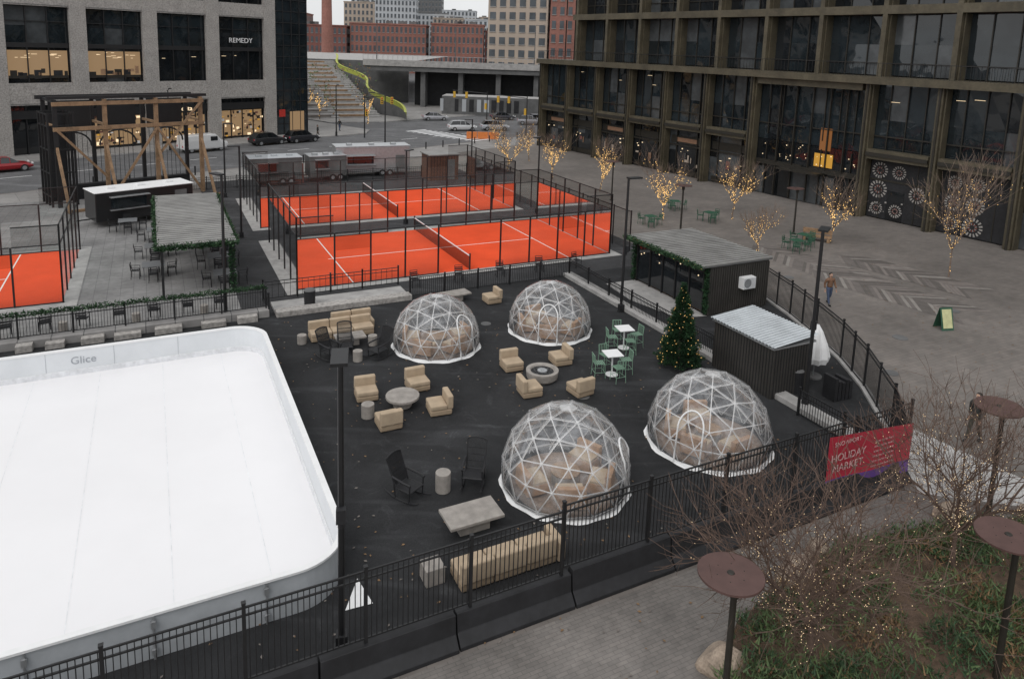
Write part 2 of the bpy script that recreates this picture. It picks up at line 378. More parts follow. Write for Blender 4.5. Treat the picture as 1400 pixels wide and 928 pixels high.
fence('iron_fence',[W(5.2,-3.2),W(15,-3.2),W(15,-17.5)],0,1.1,post=2)
fence('iron_fence',[W(-1.9,-3.2),W(-1.9,-1.2),W(3.2,-1.2),W(5.2,-1.2)],.1,1.0,post=2,gap=.3)
fence('iron_fence',[W(-26,-3.0),W(-2,-3.0)],.35,1.05,post=2)
fence('iron_fence',[W(14.5,-20.5),W(14.5,-24.4)],0,1.05,post=2)
b=B();b.bx(-26,-1.9,-3.35,-2.7,0,.36,m_granblk);b.bx(-1.6,5.2,-3.6,-3.0,0,.28,m_gran);b.bx(-1.6,5.2,-2.95,-1.6,0,.14,m_conc)
x=-26
while x<-3:
    L=U(.7,1.3);b.bx(x,x+L-.12,-3.75,-3.36,0,U(.2,.32),m_gran);x+=L+U(.1,.9)
mk('stone_wall',b.mesh('sw'),V3(W(0,0)),A,bevel=.015)
b=B();b.bx(14.7,15.3,-24.2,-3.0,0,.22,m_conc);mk('concrete_kerb',b.mesh('ck'),V3(W(0,0)),A,bevel=.02)

def leafpile(b,f,n,r,mats,s=.06):
    for i in range(n):
        x,y,z=f();d=Vector((U(-1,1),U(-1,1),U(-.3,1))).normalized();e=d.orthogonal().normalized();l=U(.6,1.4)*s
        o=Vector((x+U(-r,r),y+U(-r,r),z+U(-r,r)))
        b.add([o-e*l*.4,o+e*l*.4,o+d*l*1.6],[(0,1,2)],random.choice(mats))
b=B();b.at(OX,OY,0,A);leafpile(b,lambda:(U(-26,-2),-3.0,1.42),4500,.1,m_fir+[m_leaf[2]],.07);mk('garland',b.mesh('gl'))

# ------------------------------------------------ padel courts
def court(u,v,name='padel_court',vis=True):
    x0,y0=W(u,v);g=emp(name,(x0,y0,0),A)
    b=B();b.bx(-.6,20.6,-.6,10.6,0,.03,m_conc);mk('slab',b.mesh('slab'),parent=g)
    b=B();b.bx(.05,19.95,.05,9.95,.03,.04,m_orange);mk('turf',b.mesh('turf'),parent=g)
    b=B()
    for x in(3.05,16.95): b.bx(x-.035,x+.035,.1,9.9,.04,.045,m_line)
    b.bx(3.09,16.91,4.965,5.035,.04,.045,m_line);b.bx(2.75,3.01,4.965,5.035,.04,.045,m_line)
    mk('lines',b.mesh('lines'),parent=g)
    b=B();b.quad((10,0,.05),(10,10,.05),(10,10,.86),(10,0,.86),m_net);b.bx(9.98,10.02,0,10,.861,.92,m_white)
    for y in(-.02,10.02):b.cyl((10,y,0),(10,y,1.05),.05,.05,m_black)
    mk('net',b.mesh('net'),parent=g)
    fr=B();gl=B();me=B()
    def qy(B_,xa,xb,y,z0,z1,m): B_.quad((xa,y,z0),(xb,y,z0),(xb,y,z1),(xa,y,z1),m)
    def qx(B_,x,ya,yb,z0,z1,m): B_.quad((x,ya,z0),(x,yb,z0),(x,yb,z1),(x,ya,z1),m)
    for y in(0,10):
        for i in range(11):
            x=i*2.0;h=4.0 if i in(0,10) else 3.0
            if i==5: continue
            fr.box(x,y,h/2,.08,.08,h,m_black)
        for i in range(10):
            if i in(4,5): continue
            xa,xb=i*2+.05,i*2+1.95
            if i in(0,1,8,9):
                zt=2.95 if i in(0,9) else 1.95
                qy(gl,xa,xb,y,.06,zt,m_glass);qy(me,xa,xb,y,zt+.05,zt+1.0,m_mesh)
            else: qy(me,xa,xb,y,.06,2.95,m_glass)
            fr.box(i*2+1,y,3.0,1.9,.05,.05,m_black)
            if i in(0,9): fr.box(i*2+1,y,3.97,1.9,.05,.05,m_black)
            fr.box(i*2+1,y,.06,1.9,.05,.05,m_black)
        fr.box(10,y,3.0,3.9,.05,.05,m_black)
    for x in(0,20):
        for j in range(6): fr.box(x,j*2,2,.08,.08,4,m_black)
        for j in range(5):
            qx(gl,x,j*2+.05,j*2+1.95,.06,2.95,m_glass);qx(me,x,j*2+.05,j*2+1.95,3.03,3.95,m_mesh)
        fr.box(x,5,3.0,.05,9.9,.05,m_black);fr.box(x,5,3.98,.05,9.9,.05,m_black)
    mk('frame',fr.mesh('cf'),parent=g);mk('glass_walls',gl.mesh('cg'),parent=g);mk('mesh_walls',me.mesh('cm'),parent=g)
court(0,0);court(0,14);court(-30.85,2.25)
b=B();b.at(OX,OY,0,A)
for v in range(0,26,2):
    b.quad((21.6,v+.05,.1),(21.6,v+1.95,.1),(21.6,v+1.95,2.7),(21.6,v+.05,2.7),m_mesh);b.box(21.6,v,1.4,.07,.07,2.8,m_black);b.box(21.6,v+1,2.72,.05,1.9,.05,m_black)
mk('mesh_fence',b.mesh('wf'))

# ------------------------------------------------ light poles
def floodpole(x,y,h=6.95,yaw=0,boxes=True):
    b=B();b.cyl((0,0,0),(0,0,h),.075,.06,m_black,10);b.cyl((0,0,0),(0,0,.05),.2,.2,m_black,12)
    b.box(0,0,.2,.25,.25,.35,m_blackp)
    b.box(0,-.35,h,.34,.75,.07,m_black);b.box(0,-.4,h-.045,.26,.5,.02,m_silver)
    if boxes:
        b.box(.0,-.12,3.3,.2,.16,.32,m_blackp);b.cyl((0,-.08,3.0),(0,-.08,3.15),.07,.07,m_blackp)
    mk('light_pole',b.mesh('lp'),(x,y,0),yaw)
floodpole(-3.4,13.95,yaw=.2);floodpole(11.45,25.6,yaw=2.6);floodpole(5.85,35.3,yaw=2.0);floodpole(-13.4,32.6,yaw=-2.2)
for u,v in((-1.5,12),(21.1,12),(-1.3,25.5),(21.1,25.5),(10,12)):
    p=W(u,v);floodpole(p[0],p[1],6.2 if u!=10 else 5.5,U(0,6),False)

# ------------------------------------------------ geodesic domes
ms=glassy('seam_tape',.3,hz=(.9,.9,.9),ior=1.0)
m_rug=M('rug',(.22,.16,.12),.95,var=.3,scale=8)
def dome(x,y,r,h,yaw,door=True):
    g=emp('geodesic_dome',(x,y,0),yaw)
    Rr=(h*h+r*r)/(2*h);d=h-Rr
    bm=bmesh.new();bmesh.ops.create_icosphere(bm,subdivisions=1,radius=1)
    bmesh.ops.subdivide_edges(bm,edges=bm.edges[:],cuts=2,use_grid_fill=True)
    bmesh.ops.triangulate(bm,faces=bm.faces[:])
    for v in bm.verts: v.co=v.co.normalized()*Rr
    zc=-d
    bmesh.ops.bisect_plane(bm,geom=bm.verts[:]+bm.edges[:]+bm.faces[:],plane_co=(0,0,zc),plane_no=(0,0,1),clear_inner=True)
    for v in bm.verts: v.co.z+=d
    E=[(e.verts[0].co.copy(),e.verts[1].co.copy()) for e in bm.edges]
    bmesh.ops.subdivide_edges(bm,edges=bm.edges[:],cuts=2,use_grid_fill=True)
    for v in bm.verts:
        if v.co.z>.05:
            k=v.co-Vector((0,0,d));v.co=Vector((0,0,d))+k*(.35+.65*Rr/k.length)+Vector((U(-1,1),U(-1,1),U(-1,1)))*.007
    me=bpy.data.meshes.new('cover');bm.to_mesh(me);bm.free();me.materials.append(m_plastic)
    o=mk('cover',me,parent=g,smooth=True)
    b=B()
    for p,q in E:
        if p.z<.02 and q.z<.02: continue
        b.cyl(p*.982,q*.982,.015,.015,m_white,5,False)
        dd=(q-p).normalized();nn=((p+q)/2-Vector((0,0,d))).normalized();w=dd.cross(nn)*.02
        b.quad(p*1.004-w,p*1.004+w,q*1.004+w,q*1.004-w,ms)
    mk('struts',b.mesh('struts'),parent=g)
    b=B();n=48
    for i in range(n):
        a0,a1=2*math.pi*i/n,2*math.pi*(i+1)/n
        f=lambda a,rr,z:(rr*math.cos(a),rr*math.sin(a),z)
        k0=1+.02*math.sin(a0*11);k1=1+.02*math.sin(a1*11)
        b.add([f(a0,r*.995,.13),f(a1,r*.995,.13),f(a1,(r+.04),.04),f(a0,(r+.04),.04)],[(0,3,2,1)],m_white)
        b.add([f(a0,(r+.04),.04),f(a1,(r+.04),.04),f(a1,(r+.08)*k1,.025),f(a0,(r+.08)*k0,.025)],[(0,3,2,1)],m_white)
    mk('skirt',b.mesh('skirt'),parent=g)
    b=B();tp=[(.3*math.cos(k*math.pi/2.5),.3*math.sin(k*math.pi/2.5)) for k in range(5)]
    zt=h+.012
    b.add([(0,0,zt+.01)]+[(px,py,zt-.03) for px,py in tp],[(0,i+1,(i+1)%5+1) for i in range(5)],ms)
    mk('vent',b.mesh('vent'),parent=g)
    b=B();pts=[]
    for i in range(15):
        t=math.pi*i/14;pts.append((-.42*math.cos(t),1.25+.5*math.sin(t)))
    pts=[(-.42,.05)]+pts+[(.42,.05)]
    def onsph(px,pz):
        yy=Rr*Rr-px*px-(pz-d)**2;return (px,-math.sqrt(max(.01,yy))-.03,pz)
    b.tube([onsph(*p) for p in pts],.03,m_white,6);mk('door_arch',b.mesh('arch'),parent=g)
    b=B()
    for i in range(4):
        a=.7+i*math.pi/2.6;b.T=Matrix.Rotation(a,4,'Z')
        b.bx(-.42,.42,.75,1.4,.12,.42,m_tan);b.bx(-.42,.42,1.3,1.48,.12,.74,m_tan);b.bx(-.4,.4,.78,1.3,.42,.5,m_beige)
    b.T=Matrix.Identity(4);b.cyl((0,0,0),(0,0,.4),.42,.42,m_ctab,20);b.cyl((0,0,.4),(0,0,.44),.46,.46,m_wood,20)
    b.cyl((0,0,.008),(0,0,.018),r-.25,r-.25,m_rug,32)
    mk('seating',b.mesh('seating'),parent=g,bevel=.03)
dome(-3.1,30.35,1.9,2.3,.9);dome(2.05,32.6,1.93,2.35,-.1);dome(1.95,20.35,1.93,2.5,1.3);dome(7.1,23.1,2.08,2.45,-.6)

# ------------------------------------------------ furniture
def chairmesh():
    b=B();b.bx(-.4,.4,-.42,.38,.03,.24,m_beige2);b.bx(-.4,.4,-.42,.2,.24,.42,m_beige);b.bx(-.4,.4,.2,.42,.24,.74,m_beige);return b.mesh('lounge_chair')
LC=chairmesh()
def lchair(x,y,tx,ty,snap=True):
    yaw=math.atan2(tx-x,-(ty-y))
    if snap: yaw=A+round((yaw-A)/(math.pi/2))*math.pi/2+U(-.12,.12)
    mk('lounge_chair',LC,(x,y,.01),yaw,bevel=.05,seg=3)
for x,y in((-5.2,25.3),(-3.4,26.2),(-2.35,24.45),(-4.0,23.3)): lchair(x,y,-3.8,24.75)
for x,y in((.25,28.2),(2.35,28.9),(.95,26.0),(2.95,26.2)): lchair(x,y,1.5,27.3)
def sofa(x,y,yaw,n=3,w=.88,arm=False):
    b=B();L=n*w
    for i in range(n):
        xx=-L/2+i*w;b.bx(xx+.01,xx+w-.01,-.42,.38,.03,.24,m_beige2);b.bx(xx+.012,xx+w-.012,-.42,.2,.24,.43,m_beige);b.bx(xx+.012,xx+w-.012,.2,.42,.242,.76,m_beige)
    if arm: b.bx(-L/2-.22,-L/2-.005,-.42,.42,.03,.6,m_beige)
    mk('outdoor_sofa',b.mesh('sofa'),(x,y,.01),yaw,bevel=.05,seg=3)
sofa(-7.5,31.0,A,3,.95);sofa(-7.2,31.95,A,2,.95)
sofa(.15,16.55,A+math.pi,3,.9,True);lchair(-.8,36.0,-3,35.5)
def ctable(x,y,yaw,l,w,h=.42):
    b=B();b.bx(-l/2,l/2,-w/2,w/2,h-.09,h,m_ctab);b.bx(-l*.28,l*.28,-w*.3,w*.3,0,h-.09,m_ctab)
    mk('coffee_table',b.mesh('ct'),(x,y,.01),yaw,bevel=.015)
ctable(-.8,18.15,A,1.6,.95,.45);ctable(-6.9,30.1,A,1.3,.75);ctable(-2.9,36.0,A+.1,1.9,.8)
def rtable(x,y,r,h,name='round_table'):
    b=B();b.cyl((0,0,0),(0,0,h-.1),r*.55,r*.62,m_ctab,28);b.cyl((0,0,h-.1),(0,0,h),r,r,m_ctab,36);mk(name,b.mesh('rt'),(x,y,.01),0,bevel=.015)
rtable(-3.75,24.8,.62,.42)
def stool(x,y,r=.23,h=.5):
    b=B();b.cyl((0,0,0),(0,0,h),r,r,m_ctab,24);mk('side_table',b.mesh('st'),(x,y,.01),0,bevel=.015)
stool(-4.85,23.9);stool(-1.75,19.75,.23,.6);stool(-6.2,28.45,.2,.45);stool(-9.0,30.0,.2,.4);stool(-5.9,30.1,.2,.45)
b=B();b.bx(-.25,.25,-.25,.25,0,.45,m_ctab);mk('side_table',b.mesh('st2'),(-1.65,16.1,.01),A,bevel=.02)
b=B();n=36
secs=[(.5,0),(.62,.12),(.66,.36),(.66,.42),(.5,.42),(.46,.36)]
b.loft([[(r*math.cos(2*math.pi*i/n),r*math.sin(2*math.pi*i/n),z) for i in range(n)] for r,z in secs],m_ctab,False)
b.cyl((0,0,.3),(0,0,.35),.48,.48,m_blackp,30)
for i in range(60):
    a=U(0,6.3);r=U(0,.42);b.octa((r*math.cos(a),r*math.sin(a),.37),U(.02,.045),m_concd)
b.cyl((0,0,.36),(0,0,.40),.2,.2,m_silver,20)
mk('fire_pit',b.mesh('fp'),(1.5,27.3,.01),0)
def rocking():
    b=B();m=m_blackp
    for s in(-1,1):
        pts=[(s*.3,.66-1.3*t,.03+.22*(2*t-1)**2*.6) for t in[i/10 for i in range(11)]]
        b.tube(pts,.024,m,6)
        b.cyl((s*.3,-.3,.04),(s*.3,-.33,.62),.024,.024,m,6);b.cyl((s*.3,.22,.05),(s*.28,.3,.45),.024,.024,m,6)
        b.cyl((s*.28,.24,.36),(s*.3,.58,1.14),.026,.024,m,6)
        b.tube([(s*.31,-.36,.61),(s*.33,-.1,.63),(s*.3,.36,.66)],.034,m,6)
        b.cyl((s*.3,-.33,.36),(s*.28,.26,.34),.024,.024,m,6)
    b.cyl((-.3,-.33,.36),(.3,-.33,.36),.028,.028,m,6);b.cyl((-.28,.26,.34),(.28,.26,.34),.024,.024,m,6)
    for i in range(14): y=-.3+i*.042;b.box(0,y,.365-i*.0018,.56,.034,.018,m)
    for i in range(13):
        x=-.25+i*.0417;k=.04*(1-(x/.27)**2);b.cyl((x,.27,.38),(x,.58+k*.2,1.14+k),.014,.014,m,4)
    b.tube([(-.3,.58,1.14),(-.17,.6,1.18),(0,.605,1.195),(.17,.6,1.18),(.3,.58,1.14)],.028,m,6)
    for z,y in((.55,.345),(.72,.42),(.9,.495)): b.cyl((-.29,y,z),(.29,y,z),.018,.018,m,4)
    return b.mesh('rocking_chair')
RC=rocking()
for x,y,yw in((-2.75,19.4,1.0),(-.85,20.15,-.1),(-7.4,28.6,.95),(-5.4,28.9,-.6),(-6.9,29.2,.3)): mk('rocking_chair',RC,(x,y,.01),yw)
b=B();b.cyl((0,0,0),(0,0,.02),.26,.26,m_white,24);b.cyl((0,0,.02),(0,0,.9),.035,.035,m_white,10);b.box(0,0,.92,.7,.7,.03,m_white);BT=b.mesh('bt')
def wirechair(m):
    b=B();h=.6
    for sx in(-.2,.2):
        for sy in(-.2,.2): b.cyl((sx*1.15,sy*1.15,0),(sx,sy,h),.012,.012,m,6)
    b.tube([(-.2,.2,h),(-.2,.24,h+.38),(.2,.24,h+.38),(.2,.2,h)],.013,m)
    for i in range(6): b.box(0,-.19+i*.075,h,.4,.045,.015,m)
    for i in range(5): b.box(-.16+i*.08,.225,h+.19,.02,.012,.36,m)
    b.tube([(-.21,-.21,.25),(.21,-.21,.25),(.21,.21,.25),(-.21,.21,.25),(-.21,-.21,.25)],.009,m)
    return b.mesh('wirechair')
WC=wirechair(m_green)
for x,y in((5.3,30.7),(4.4,27.95)):
    mk('bistro_table',BT,(x,y,.01),A-.2)
    for k,a in enumerate((0.3,1.9,3.5,5.0)):
        mk('bar_chair',WC,(x+.62*math.cos(a),y+.62*math.sin(a),.01),a-math.pi/2+U(-.2,.2))
def dset(b,m,w=.8):
    b.box(0,0,.73,w,w,.03,m)
    for sx in(-w*.43,w*.43):
        for sy in(-w*.43,w*.43): b.cyl((sx,sy,0),(sx,sy,.72),.018,.018,m,5)
TB=B();dset(TB,M('grey_table',(.16,.165,.17),.5),1.15);TBm=TB.mesh('dt')
GT=B();dset(GT,m_gdark);GTm=GT.mesh('gt')
def lowchair(m):
    b=B();h=.45
    for sx in(-.2,.2):
        for sy in(-.2,.2): b.cyl((sx*1.1,sy*1.1,0),(sx,sy,h),.016,.016,m,5)
    for i in range(5): b.box(0,-.17+i*.085,h,.44,.07,.018,m)
    b.tube([(-.21,.2,h),(-.21,.26,h+.42),(.21,.26,h+.42),(.21,.2,h)],.017,m,5)
    for z in(.1,.2,.3): b.box(0,.235,h+z,.42,.014,.07,m)
    for s in(-1,1): b.tube([(s*.23,.22,h+.22),(s*.23,-.2,h+.2),(s*.23,-.2,0)],.014,m,5)
    return b.mesh('lowchair')
CB=lowchair(m_blackp);CG=lowchair(m_gdark)
def dining(x,y,tm,cm,yaw=A,n=4,tn='dining_table'):
    mk(tn,tm,(x,y,.02),yaw);d=.9 if n==4 else .72
    for k in range(n):
        a=yaw+k*2*math.pi/n+U(-.1,.1);mk('patio_chair',cm,(x+d*math.cos(a),y+d*math.sin(a),.02),a-math.pi/2)
for x,y in((-19.6,38.2),(-21.3,41.8),(-23.0,45.4),(-15.3,37.3),(-16.9,40.3),(-18.2,43),(-26,47.5)): dining(x,y,TBm,CB)
for x,y in((15.9,56),(19.8,48.1),(10.8,54),(21.0,49.8),(14.0,60)): dining(x,y,GTm,CG,U(0,1),3)
for i in range(10):
    p=W(-17+i*1.45,-1.6);mk('patio_chair',CB,(p[0],p[1],.02),A+math.pi+U(-.3,.3))
    if i%2==0: p=W(-16.3+i*1.45,-1.9);stool(p[0],p[1],.18,.5)
for i in range(5):
    p=W(6+i*2.6,-1.7);mk('patio_chair',CB,(p[0],p[1],.02),A+U(-.6,.6))
for x,y in((11.6,27.0),(-9.9,34.4)):
    b=B();b.cyl((0,0,.02),(0,0,.9),.26,.29,m_blackp,16);b.cyl((0,0,.9),(0,0,.97),.3,.22,m_concd,16);mk('litter_bin',b.mesh('lb'),(x,y,0))

# ------------------------------------------------ christmas tree
b=B()
b.cyl((0,0,0),(0,0,3.4),.08,.02,m_bark,8);b.cyl((0,0,0),(0,0,.35),.3,.34,m_blackp,14)
for i in range(17000):
    t=R()**.62;z=.3+(1-t)*3.4;rm=1.0*t+.04
    lay=.84+.16*math.sin(z*13+1.5*math.sin(z*3));rr=rm*lay*(R()**.35);a=U(0,2*math.pi);rr*=(1+.12*math.sin(a*7+z*3))
    o=Vector((rr*math.cos(a),rr*math.sin(a),z+U(-.05,.05)-rr*.12));d=Vector((math.cos(a)+U(-.6,.6),math.sin(a)+U(-.6,.6),U(-.3,.8))).normalized()
    e=d.cross(Vector((U(-1,1),U(-1,1),U(-1,1)))).normalized();l=U(.07,.14)
    b.add([o-e*.022,o+e*.022,o+d*l],[(0,1,2)],random.choice(m_fir))
for i in range(100):
    t=R()**.6;z=.4+(1-t)*3.3;a=U(0,6.3);rr=(1.0*t+.05)*.95;b.octa((rr*math.cos(a),rr*math.sin(a),z-rr*.1),.013,m_bulb)
mgold=M('gold_ball',(.4,.25,.08),.35,metal=.6)
for i in range(45):
    t=R()**.6;z=.4+(1-t)*3.2;a=U(0,6.3);rr=(1.0*t+.03)*.95;b.sphere((rr*math.cos(a),rr*math.sin(a),z-rr*.1),.035,mgold,8,5)
mk('christmas_tree',b.mesh('xt'),(7.4,29.0,0))

# ------------------------------------------------ cafe container, shed
g=emp('container_cafe',(10.2,35.0,0),A)
b=B();b.bx(0,4,0,.1,0,2.6,m_cont);b.bx(3.9,4,.1,6.2,0,2.6,m_cont);b.bx(0,4,6.2,6.3,0,2.6,m_cont)
b.bx(0,3.9,.1,6.2,.1,.14,m_wood)
for i in range(26): b.box(.12+i*.155,-.02,1.3,.07,.05,2.4,m_cont)
for i in range(38): b.box(4.02,.2+i*.16,1.3,.05,.07,2.4,m_cont)
mk('walls',b.mesh('cw'),parent=g)
b=B()
for i in range(23): b.bx(-.65,4.15,-.1+i*.284,-.1+i*.284+.15,2.68,2.75,m_roofc)
b.bx(-.65,4.15,-.1,6.45,2.6,2.68,m_concd);mk('roof',b.mesh('cr'),parent=g)
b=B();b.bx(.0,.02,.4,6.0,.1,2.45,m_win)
for y in(.1,.4,1.5,2.6,3.7,4.8,6.0,6.2): b.box(-.02,y,1.3,.08,.08,2.5,m_black)
b.box(-.02,3.1,2.2,.08,6.2,.08,m_black)
for q in range(7): b.box(-.015,U(.6,5.8),U(1.6,2.2),.02,.06,.06,m_litb)
mk('glazed_front',b.mesh('cg'),parent=g)
b=B();b.bx(1.9,2.75,-.42,-.07,1.3,1.9,m_white);b.cyl((2.2,-.43,1.6),(2.2,-.425,1.6),.24,.24,m_concd,20)
for k in range(9): b.box(2.33,-.43,1.36+k*.06,.8,.01,.02,m_boardo)
mk('air_conditioner',b.mesh('ac'),parent=g,bevel=.02)
b=B();leafpile(b,lambda:(-.66,U(-.1,6.4),2.62),2200,.12,m_fir+[m_leaf[2]],.09);leafpile(b,lambda:(-.1,random.choice([.1,6.2]),U(.1,2.6)),900,.1,m_fir,.09)
for i in range(50): b.octa((-.7,U(-.1,6.4),2.62+U(-.12,.12)),.012,m_bulb)
mk('garland',b.mesh('cgl'),parent=g)
g=emp('storage_shed',(10.35,26.2,0),A)
b=B();b.bx(0,2.1,0,3.3,0,2.05,m_cont)
for i in range(14): b.box(.08+i*.15,-.012,1.02,.02,.02,2.04,m_blackp)
for i in range(22): b.box(-.012,.08+i*.15,1.02,.02,.02,2.04,m_blackp)
mk('walls',b.mesh('sh'),parent=g)
b=B();n=20
for i in range(n):
    y=-.12+i*3.54/n;w=3.54/n
    b.add([(-.15,y,2.19),(2.25,y,2.39),(2.25,y+w*.55,2.39),(-.15,y+w*.55,2.19)],[(0,1,2,3)],m_roofw)
    b.add([(-.15,y+w*.55,2.19),(2.25,y+w*.55,2.39),(2.25,y+w*.62,2.35),(-.15,y+w*.62,2.15)],[(0,1,2,3)],m_roofw2)
    b.add([(-.15,y+w*.62,2.15),(2.25,y+w*.62,2.35),(2.25,y+w*.93,2.35),(-.15,y+w*.93,2.15)],[(0,1,2,3)],m_roofw2)
    b.add([(-.15,y+w*.93,2.15),(2.25,y+w*.93,2.35),(2.25,y+w,2.39),(-.15,y+w,2.19)],[(0,1,2,3)],m_roofw)
b.bx(-.1,2.2,-.05,3.35,2.05,2.12,m_silver);mk('roof',b.mesh('shr'),parent=g)
b=B();b.cyl((0,0,0),(0,0,2.3),.03,.03,m_silver,8);b.cyl((0,0,0),(0,0,.08),.35,.35,m_concd,20)
n=20;b.loft([[((r*(1+.22*(i%2)))*math.cos(2*math.pi*i/n),(r*(1+.22*(i%2)))*math.sin(2*math.pi*i/n)+(2.3-z)*.12,z) for i in range(n)] for r,z in((.5,.65),(.55,.9),(.42,1.4),(.2,2.0),(.04,2.3))],m_white)
mk('folded_parasol',b.mesh('par'),(12.9,28.4,0))
b=B()
for i in range(5):
    b.bx(-.45+i*.19,-.3+i*.19,-.3,.3,.02,U(.6,1.0),m_blackp)
mk('stacked_crates',b.mesh('crates'),(13.1,26.6,.01),.4)

# ------------------------------------------------ pergola, terrace
g=emp('pergola',V3(W(0,0)),A)
b=B()
for u in(-6.4,-3.1):
    for v in(1.1,5.2,9.3,13.5): b.box(u,v,1.35,.12,.12,2.7,m_black)
    b.box(u,7.3,2.72,.12,12.6,.14,m_black)
mk('posts',b.mesh('pp'),parent=g)
b=B()
for i in range(31): b.bx(-6.6,-2.9,.9+i*.414,.9+i*.414+.27,2.81,2.86,m_roofc)
b.bx(-6.6,-2.9,.9,13.7,2.795,2.808,m_concd);mk('roof',b.mesh('pr'),parent=g)
b=B();leafpile(b,lambda:(random.choice([-6.62,-2.88]),U(.9,13.7),2.7),2600,.13,m_fir+[m_leaf[2]],.1);leafpile(b,lambda:(U(-6.6,-2.9),.88,2.7),900,.14,m_fir+[m_leaf[2]],.1)
leafpile(b,lambda:(-3.1,1.1,U(.2,2.7)),500,.13,m_fir,.1);mk('garland',b.mesh('pg'),parent=g)
def trailer(x,y,yaw,L,Wd,h,body,roof,win=True,name='food_trailer'):
    g=emp(name,(x,y,0),yaw);b=B();b.bx(0,L,0,Wd,.45,h,body);b.bx(-.9,0,Wd/2-.05,Wd/2+.05,.45,.55,m_black);mk('body',b.mesh('tb'),parent=g,bevel=.06)
    b=B();b.bx(-.05,L+.05,-.05,Wd+.05,h,h+.06,roof)
    for i in range(3): b.box(L*(.2+.3*i),Wd/2,h+.14,.5,.5,.16,roof)
    mk('roof',b.mesh('tr'),parent=g,bevel=.02)
    b=B()
    for xx in(L*.62,L*.62+.75):
        for yy in(-.02,Wd-.18): b.cyl((xx,yy,.34),(xx,yy+.2,.34),.34,.34,m_tire,18);b.cyl((xx,yy-.01,.34),(xx,yy+.21,.34),.17,.17,m_silver,12)
    b.cyl((-.8,Wd/2,0),(-.8,Wd/2,.5),.04,.04,m_silver,8)
    mk('wheels',b.mesh('tw'),parent=g)
    if win:
        b=B();b.bx(L*.15,L*.5,-.03,-.005,1.3,2.1,m_winb);b.bx(L*.13,L*.52,-.5,-.06,2.12,2.16,m_silver);b.bx(L*.13,L*.52,-.35,-.06,1.2,1.24,m_silver)
        b.bx(L*.8,L*.93,-.025,-.005,.7,2.1,m_concd);mk('hatch',b.mesh('th'),parent=g)
trailer(-28.2,47.6,.82,6.6,2.3,2.45,M('trailer_black',(.015,.015,.016),.3,var=.1),m_white)
trailer(-17.2,69.3,.4,7.4,2.4,3.0,m_silver,m_silver)
trailer(-23.5,63.5,.5,4.6,2.4,2.5,m_concd,m_grey);trailer(-19.0,66.6,.5,3.5,2.2,2.4,m_concd,m_silver)
b=B();b.bx(0,3,0,2.4,0,2.5,M('brown_panel',(.12,.06,.04),.8,var=.3));b.bx(-.15,3.15,-.15,2.55,2.5,2.6,m_roofc)
for i in range(10): b.box(.15+i*.3,-.02,1.25,.03,.03,2.4,m_blackp)
b.bx(1.8,2.6,-.04,-.01,.05,2.05,m_concd);mk('wooden_shed',b.mesh('ws'),(-8.0,69.2,0),A)
b=B();b.bx(0,3.2,0,.08,0,1.9,m_brickr2)
for i in range(5): b.box(.2+i*.7,-.03,.95,.08,.06,1.9,m_blackp)
mk('fence_panel',b.mesh('fpn'),(-22.2,64.4,0),.5)
g=emp('timber_frame_gate',(-34.4,53.2,0),.8);L=11.2
b=B()
for x in(.2,3.6,7.4,11):
    b.box(x,0,4.1,.28,.28,8.2,m_wood if x>3 else m_black);b.box(x,3.2,4.1,.26,.26,8.2,m_black)
    b.box(x,1.6,6.2,.18,3.2,.18,m_wood);b.box(x,1.6,8.1,.18,3.4,.2,m_black)
for z in(6.0,7.9): b.box(L/2,-.18,z,L,.14,.3,m_wood)
b.box(L/2,3.2,8.2,L+.6,.3,.3,m_black);b.box(L/2,0,8.35,L+.6,.3,.22,m_black)
for x0,x1,z0,z1 in((3.6,7.4,0,5.8),(7.4,11,5.8,0),(7.4,11,3.5,7.8),(3.6,.2,2,6)): b.beam((x0,-.2,z0),(x1,-.2,z1),.18,m_wood)
for x in(.2,3.6,7.4,11): b.beam((x,-2.6,0),(x,-.1,4.6),.18,m_wood)
b.box(5.8,-2.3,.12,11.5,.2,.2,m_wood)
mk('timbers',b.mesh('tf'),parent=g)
b=B()
for x in(.2,3.6,7.4):
    b.bx(x+.3,x+3.2,3.0,3.08,5.4,7.9,m_black)
    for k in range(8): b.beam((x+.4+k*.35,2.9,0),(x+.4+k*.35,2.9,5.4),.03,m_black)
    pts=[(x+1.75-1.4*math.cos(t*math.pi/12),2.85,4.2+1.2*math.sin(t*math.pi/12)) for t in range(13)];b.tube(pts,.07,m_black)
for y in(.4,1.3,2.2,3.0):
    b.box(-.2,y,3.6,.14,.14,7.2,m_black);b.box(1.5,y,3.6,.14,.14,7.2,m_black)
for z in(.8,2.6,4.4,6.2,7.1): b.box(.65,.4,z,1.8,.1,.1,m_black);b.box(.65,3.0,z,1.8,.1,.1,m_black);b.box(-.2,1.7,z,.1,2.7,.1,m_black)
b.bx(-.1,1.4,2.6,2.7,0,7,m_blackp);b.bx(1.6,10.6,2.4,3.0,0,1.2,m_blackp)
mk('steel_screen',b.mesh('ss'),parent=g)

